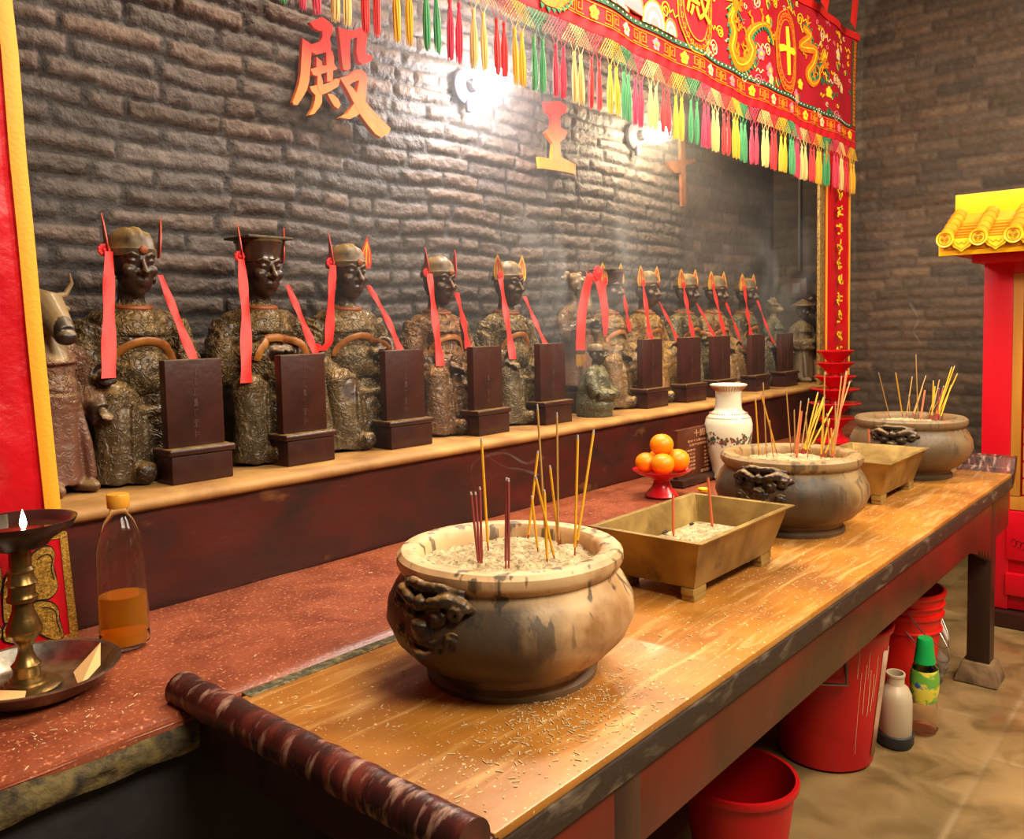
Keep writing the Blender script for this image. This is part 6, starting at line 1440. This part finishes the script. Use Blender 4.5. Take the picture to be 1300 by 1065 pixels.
# ridge board stands up and back
r0 = onx(1213, 248, CX-.02); rzt = r0.z; ryl = r0.y-.4
ez = eZ+.0; bx_, bz_ = -.02, rzt-.10       # top of slope
MB().box((-.02, W_-.05, bz_-.04), (.0, ryl, rzt)).build('ridge_board', M_roofyel, cab, bevel=.002)
sl_ = MB(); sl_.prism([(-.285, ez-.02), (bx_, bz_), (bx_, bz_-.03), (-.285, ez-.05)], lambda u, v, d: (u, d, v), W_-.12, eY0+.01); sl_.build('roof_slope', M_tile, cab)
MB().prism([(-.255, ez-.05), (0, bz_-.03), (.5, bz_-.03), (.5, ez-.06)], lambda u, v, d: (u, d, v), W_-.08, eY0-.03).build('roof_body', M_tile, cab)
k = 0; y = eY0
while y > W_-.05:
    tl = MB(); d = Vector((bx_+.30, 0, bz_-ez)); L_ = d.length; d.normalize(); r_ = sp*.22
    pts = []; rad = []
    for j in range(5):
        for f_, rr_ in ((0, 1.08), (.12, 1.08), (.13, .96), (.97, .96)): pts.append(Vector((-.30, y, ez))+d*L_*(j+f_)/5); rad.append(r_*rr_)
    pts.append(Vector((-.30, y, ez))+d*L_); rad.append(r_)
    o = tl.tube(pts, rad, 18).build('barrel_tile', M_tile, cab)
    ce = MB(); ce.lathe([(.001, .008), (r_*.55, .006), (r_*.62, .009), (r_*.95, .008), (r_*1.22, .012), (r_*1.26, .0), (.001, 0)], 32, (-.301, y, ez), ax=(-1, 0, -.0)); dd = ce.build('end_disc', M_tilecap, o)
    ms = MB(); frd = lambda u, v, dd_: (-.3095-dd_, y+u, ez+v); rr_ = r_*.8
    ms.strip([(math.cos(a)*rr_*1.1, math.sin(a)*rr_*1.1) for a in np.linspace(0, 2*PI, 28)[:-1]], .003, frd, 0, .0018, True)
    for s_ in (-1, 1):
        ms.strip([(-rr_*.7, s_*rr_*.22), (-rr_*.25, s_*rr_*.22), (0, s_*rr_*.55), (rr_*.25, s_*rr_*.22), (rr_*.7, s_*rr_*.22)], .0028, frd, 0, .0018); ms.strip([(-rr_*.5, s_*rr_*.55), (0, s_*rr_*.85), (rr_*.5, s_*rr_*.55)], .0028, frd, 0, .0018)
    ms.strip([(-rr_*.8, 0), (rr_*.8, 0)], .0028, frd, 0, .0018); ms.build('disc_relief', mat('ochre_relief', H('a5700c'), .5) if k == 0 else MATS['ochre_relief'], o)
    yc = y-sp/2; hw = sp*.33; dp = MB(); frp = lambda u, v, dd_: (-.290-dd_, yc+u, ez-.012+v)
    dp.prism([(-hw, .012), (-hw, -.008), (-hw*.75, -.028), (-hw*.35, -.038), (0, -.052), (hw*.35, -.038), (hw*.75, -.028), (hw, -.008), (hw, .012)], frp, 0, .012)
    o2 = dp.build('drip_tile', M_tilecap, cab, recalc=True)
    ms = MB(); frp2 = lambda u, v, dd_: (-.3021-dd_, yc+u, ez-.012+v)
    ms.strip([(-hw*.85, .004), (-hw*.8, -.010), (-hw*.4, -.028), (0, -.040), (hw*.4, -.028), (hw*.8, -.010), (hw*.85, .004)], .0026, frp2, 0, .0018); ms.strip([(-hw*.5, -.004), (-hw*.25, -.016), (0, -.006), (hw*.25, -.016), (hw*.5, -.004)], .0028, frp2, 0, .0018); ms.build('drip_relief', MATS['ochre_relief'], o2)
    pn = MB(); nrm = Vector((-d.z, 0, d.x))
    for j in range(9):
        c0 = Vector((-.295, yc, ez-.018))+d*L_*j/9*1.0; c1 = c0+d*L_/9; hw2 = sp*.30
        pn.add([c0+Vector((0, -hw2, 0))+nrm*.012, c0+Vector((0, hw2, 0))+nrm*.012, c1+Vector((0, hw2, 0))+nrm*.004, c1+Vector((0, -hw2, 0))+nrm*.004, c0+Vector((0, -hw2, 0)), c0+Vector((0, hw2, 0)), c1+Vector((0, hw2, 0)), c1+Vector((0, -hw2, 0))], [(0,1,2,3),(7,6,5,4),(4,5,1,0),(1,5,6,2),(2,6,7,3),(3,7,4,0)])
    pn.build('pan_tiles', M_tile, cab, smooth=False)
    y -= sp; k += 1
    if k > 12: break

# ------------------------------------------------------------------ incense haze in the room and rising wisps
def volume(name, dens, col=(1, 1, 1), aniso=.2):
    m = bpy.data.materials.new(name); m.use_nodes = True; nt = m.node_tree; nt.nodes.remove(nt.nodes['Principled BSDF'])
    v = nt.nodes.new('ShaderNodeVolumeScatter'); v.inputs['Color'].default_value = (*col, 1); v.inputs['Density'].default_value = dens; v.inputs['Anisotropy'].default_value = aniso
    nt.links.new(v.outputs[0], nt.nodes['Material Output'].inputs['Volume']); return m
hz_ = MB().box((-2.2, .10, -1.09), (2.15, .60, 1.15)).build('incense_haze', volume('thin_haze', .085), None, (3.9, 2.04, 2.25), smooth=False)
tag(hz_, 'thin incense haze hanging in front of the brick wall around the bulbs', 'haze', None, 'stuff')

def wisp(pts, r, dens, label):
    P = [Vector(p) for p in pts]; Q = []
    for i in range(len(P)-1):
        p0, p1, p2, p3 = P[max(i-1, 0)], P[i], P[i+1], P[min(i+2, len(P)-1)]
        for t_ in np.linspace(0, 1, 9)[:-1]: Q.append(.5*((2*p1)+(-p0+p2)*t_+(2*p0-5*p1+4*p2-p3)*t_**2+(-p0+3*p1-3*p2+p3)*t_**3))
    Q.append(P[-1]); o0 = Q[0].copy(); n = len(Q)
    mb = MB(); mb.tube([q-o0 for q in Q], [r*(.25+.9*k/n+.25*math.sin(k*.7)*k/n) for k in range(n)], 12, flat=.55)
    o = mb.build('smoke_wisp', VW[dens], None, o0); tag(o, label, 'smoke', None, 'stuff')
VW = {2: volume('soft_smoke', 2.2), 5: volume('curling_smoke', 6.)}
def wp(l, Y): return [ony(x, y, Y+.012*math.sin(i*1.9)) for i, (x, y) in enumerate(l)]
wisp(wp([(604, 622), (598, 600), (606, 584), (640, 575), (668, 588), (690, 580)], 1.30), .005, 5, 'curl of smoke drifting right from the maroon sticks of the nearest censer')
wisp(wp([(611, 556), (616, 575), (640, 592), (662, 596), (684, 603)], 1.30), .004, 5, 'thin loop of smoke in front of the maroon ledge behind the nearest censer')
wisp(wp([(1172, 455), (1168, 435), (1160, 420), (1166, 405), (1155, 385)], 1.3), .008, 5, 'thin smoke curl rising from the farthest censer')

mv = bpy.data.materials.new('drifting_smoke'); mv.use_nodes = True; nt = mv.node_tree; nt.nodes.remove(nt.nodes['Principled BSDF']); N = nt.nodes; L = nt.links
vs_ = N.new('ShaderNodeVolumeScatter'); L.new(vs_.outputs[0], N['Material Output'].inputs['Volume']); vs_.inputs['Color'].default_value = (1, 1, 1, 1)
tc = N.new('ShaderNodeTexCoord'); mp = N.new('ShaderNodeMapping'); mp.inputs['Scale'].default_value = (5, 5, 2.6); L.new(tc.outputs['Object'], mp.inputs[0])
nz = N.new('ShaderNodeTexNoise'); nz.inputs['Scale'].default_value = 1.; nz.inputs['Detail'].default_value = 3; nz.inputs['Distortion'].default_value = 1.3; L.new(mp.outputs[0], nz.inputs['Vector'])
r1 = N.new('ShaderNodeMapRange'); r1.inputs[1].default_value = .5; r1.inputs[2].default_value = .72; r1.inputs[4].default_value = 1.7; L.new(nz.outputs[0], r1.inputs[0])
m3 = N.new('ShaderNodeMapping'); m3.inputs['Scale'].default_value = (1/.62, 1/.16, 1/.62); L.new(tc.outputs['Object'], m3.inputs[0])
ln = N.new('ShaderNodeVectorMath'); ln.operation = 'LENGTH'; L.new(m3.outputs[0], ln.inputs[0])
r2 = N.new('ShaderNodeMapRange'); r2.inputs[1].default_value = 1.; r2.inputs[2].default_value = .2; L.new(ln.outputs['Value'], r2.inputs[0])
mu = N.new('ShaderNodeMath'); mu.operation = 'MULTIPLY'; L.new(r1.outputs[0], mu.inputs[0]); L.new(r2.outputs[0], mu.inputs[1]); L.new(mu.outputs[0], vs_.inputs['Density'])
for c_, lb in (((5.25, 2.22, 1.85), 'drifting smoke billowing before the attendants at the right end of the ledge'), ((3.0, 2.18, 1.75), 'faint drifting smoke left of the red scarf, in front of the wall')):
    tag(MB().ell((0, 0, 0), (.62, .16, .62), 24).build('drifting_smoke', mv, None, c_), lb, 'smoke', None, 'stuff')
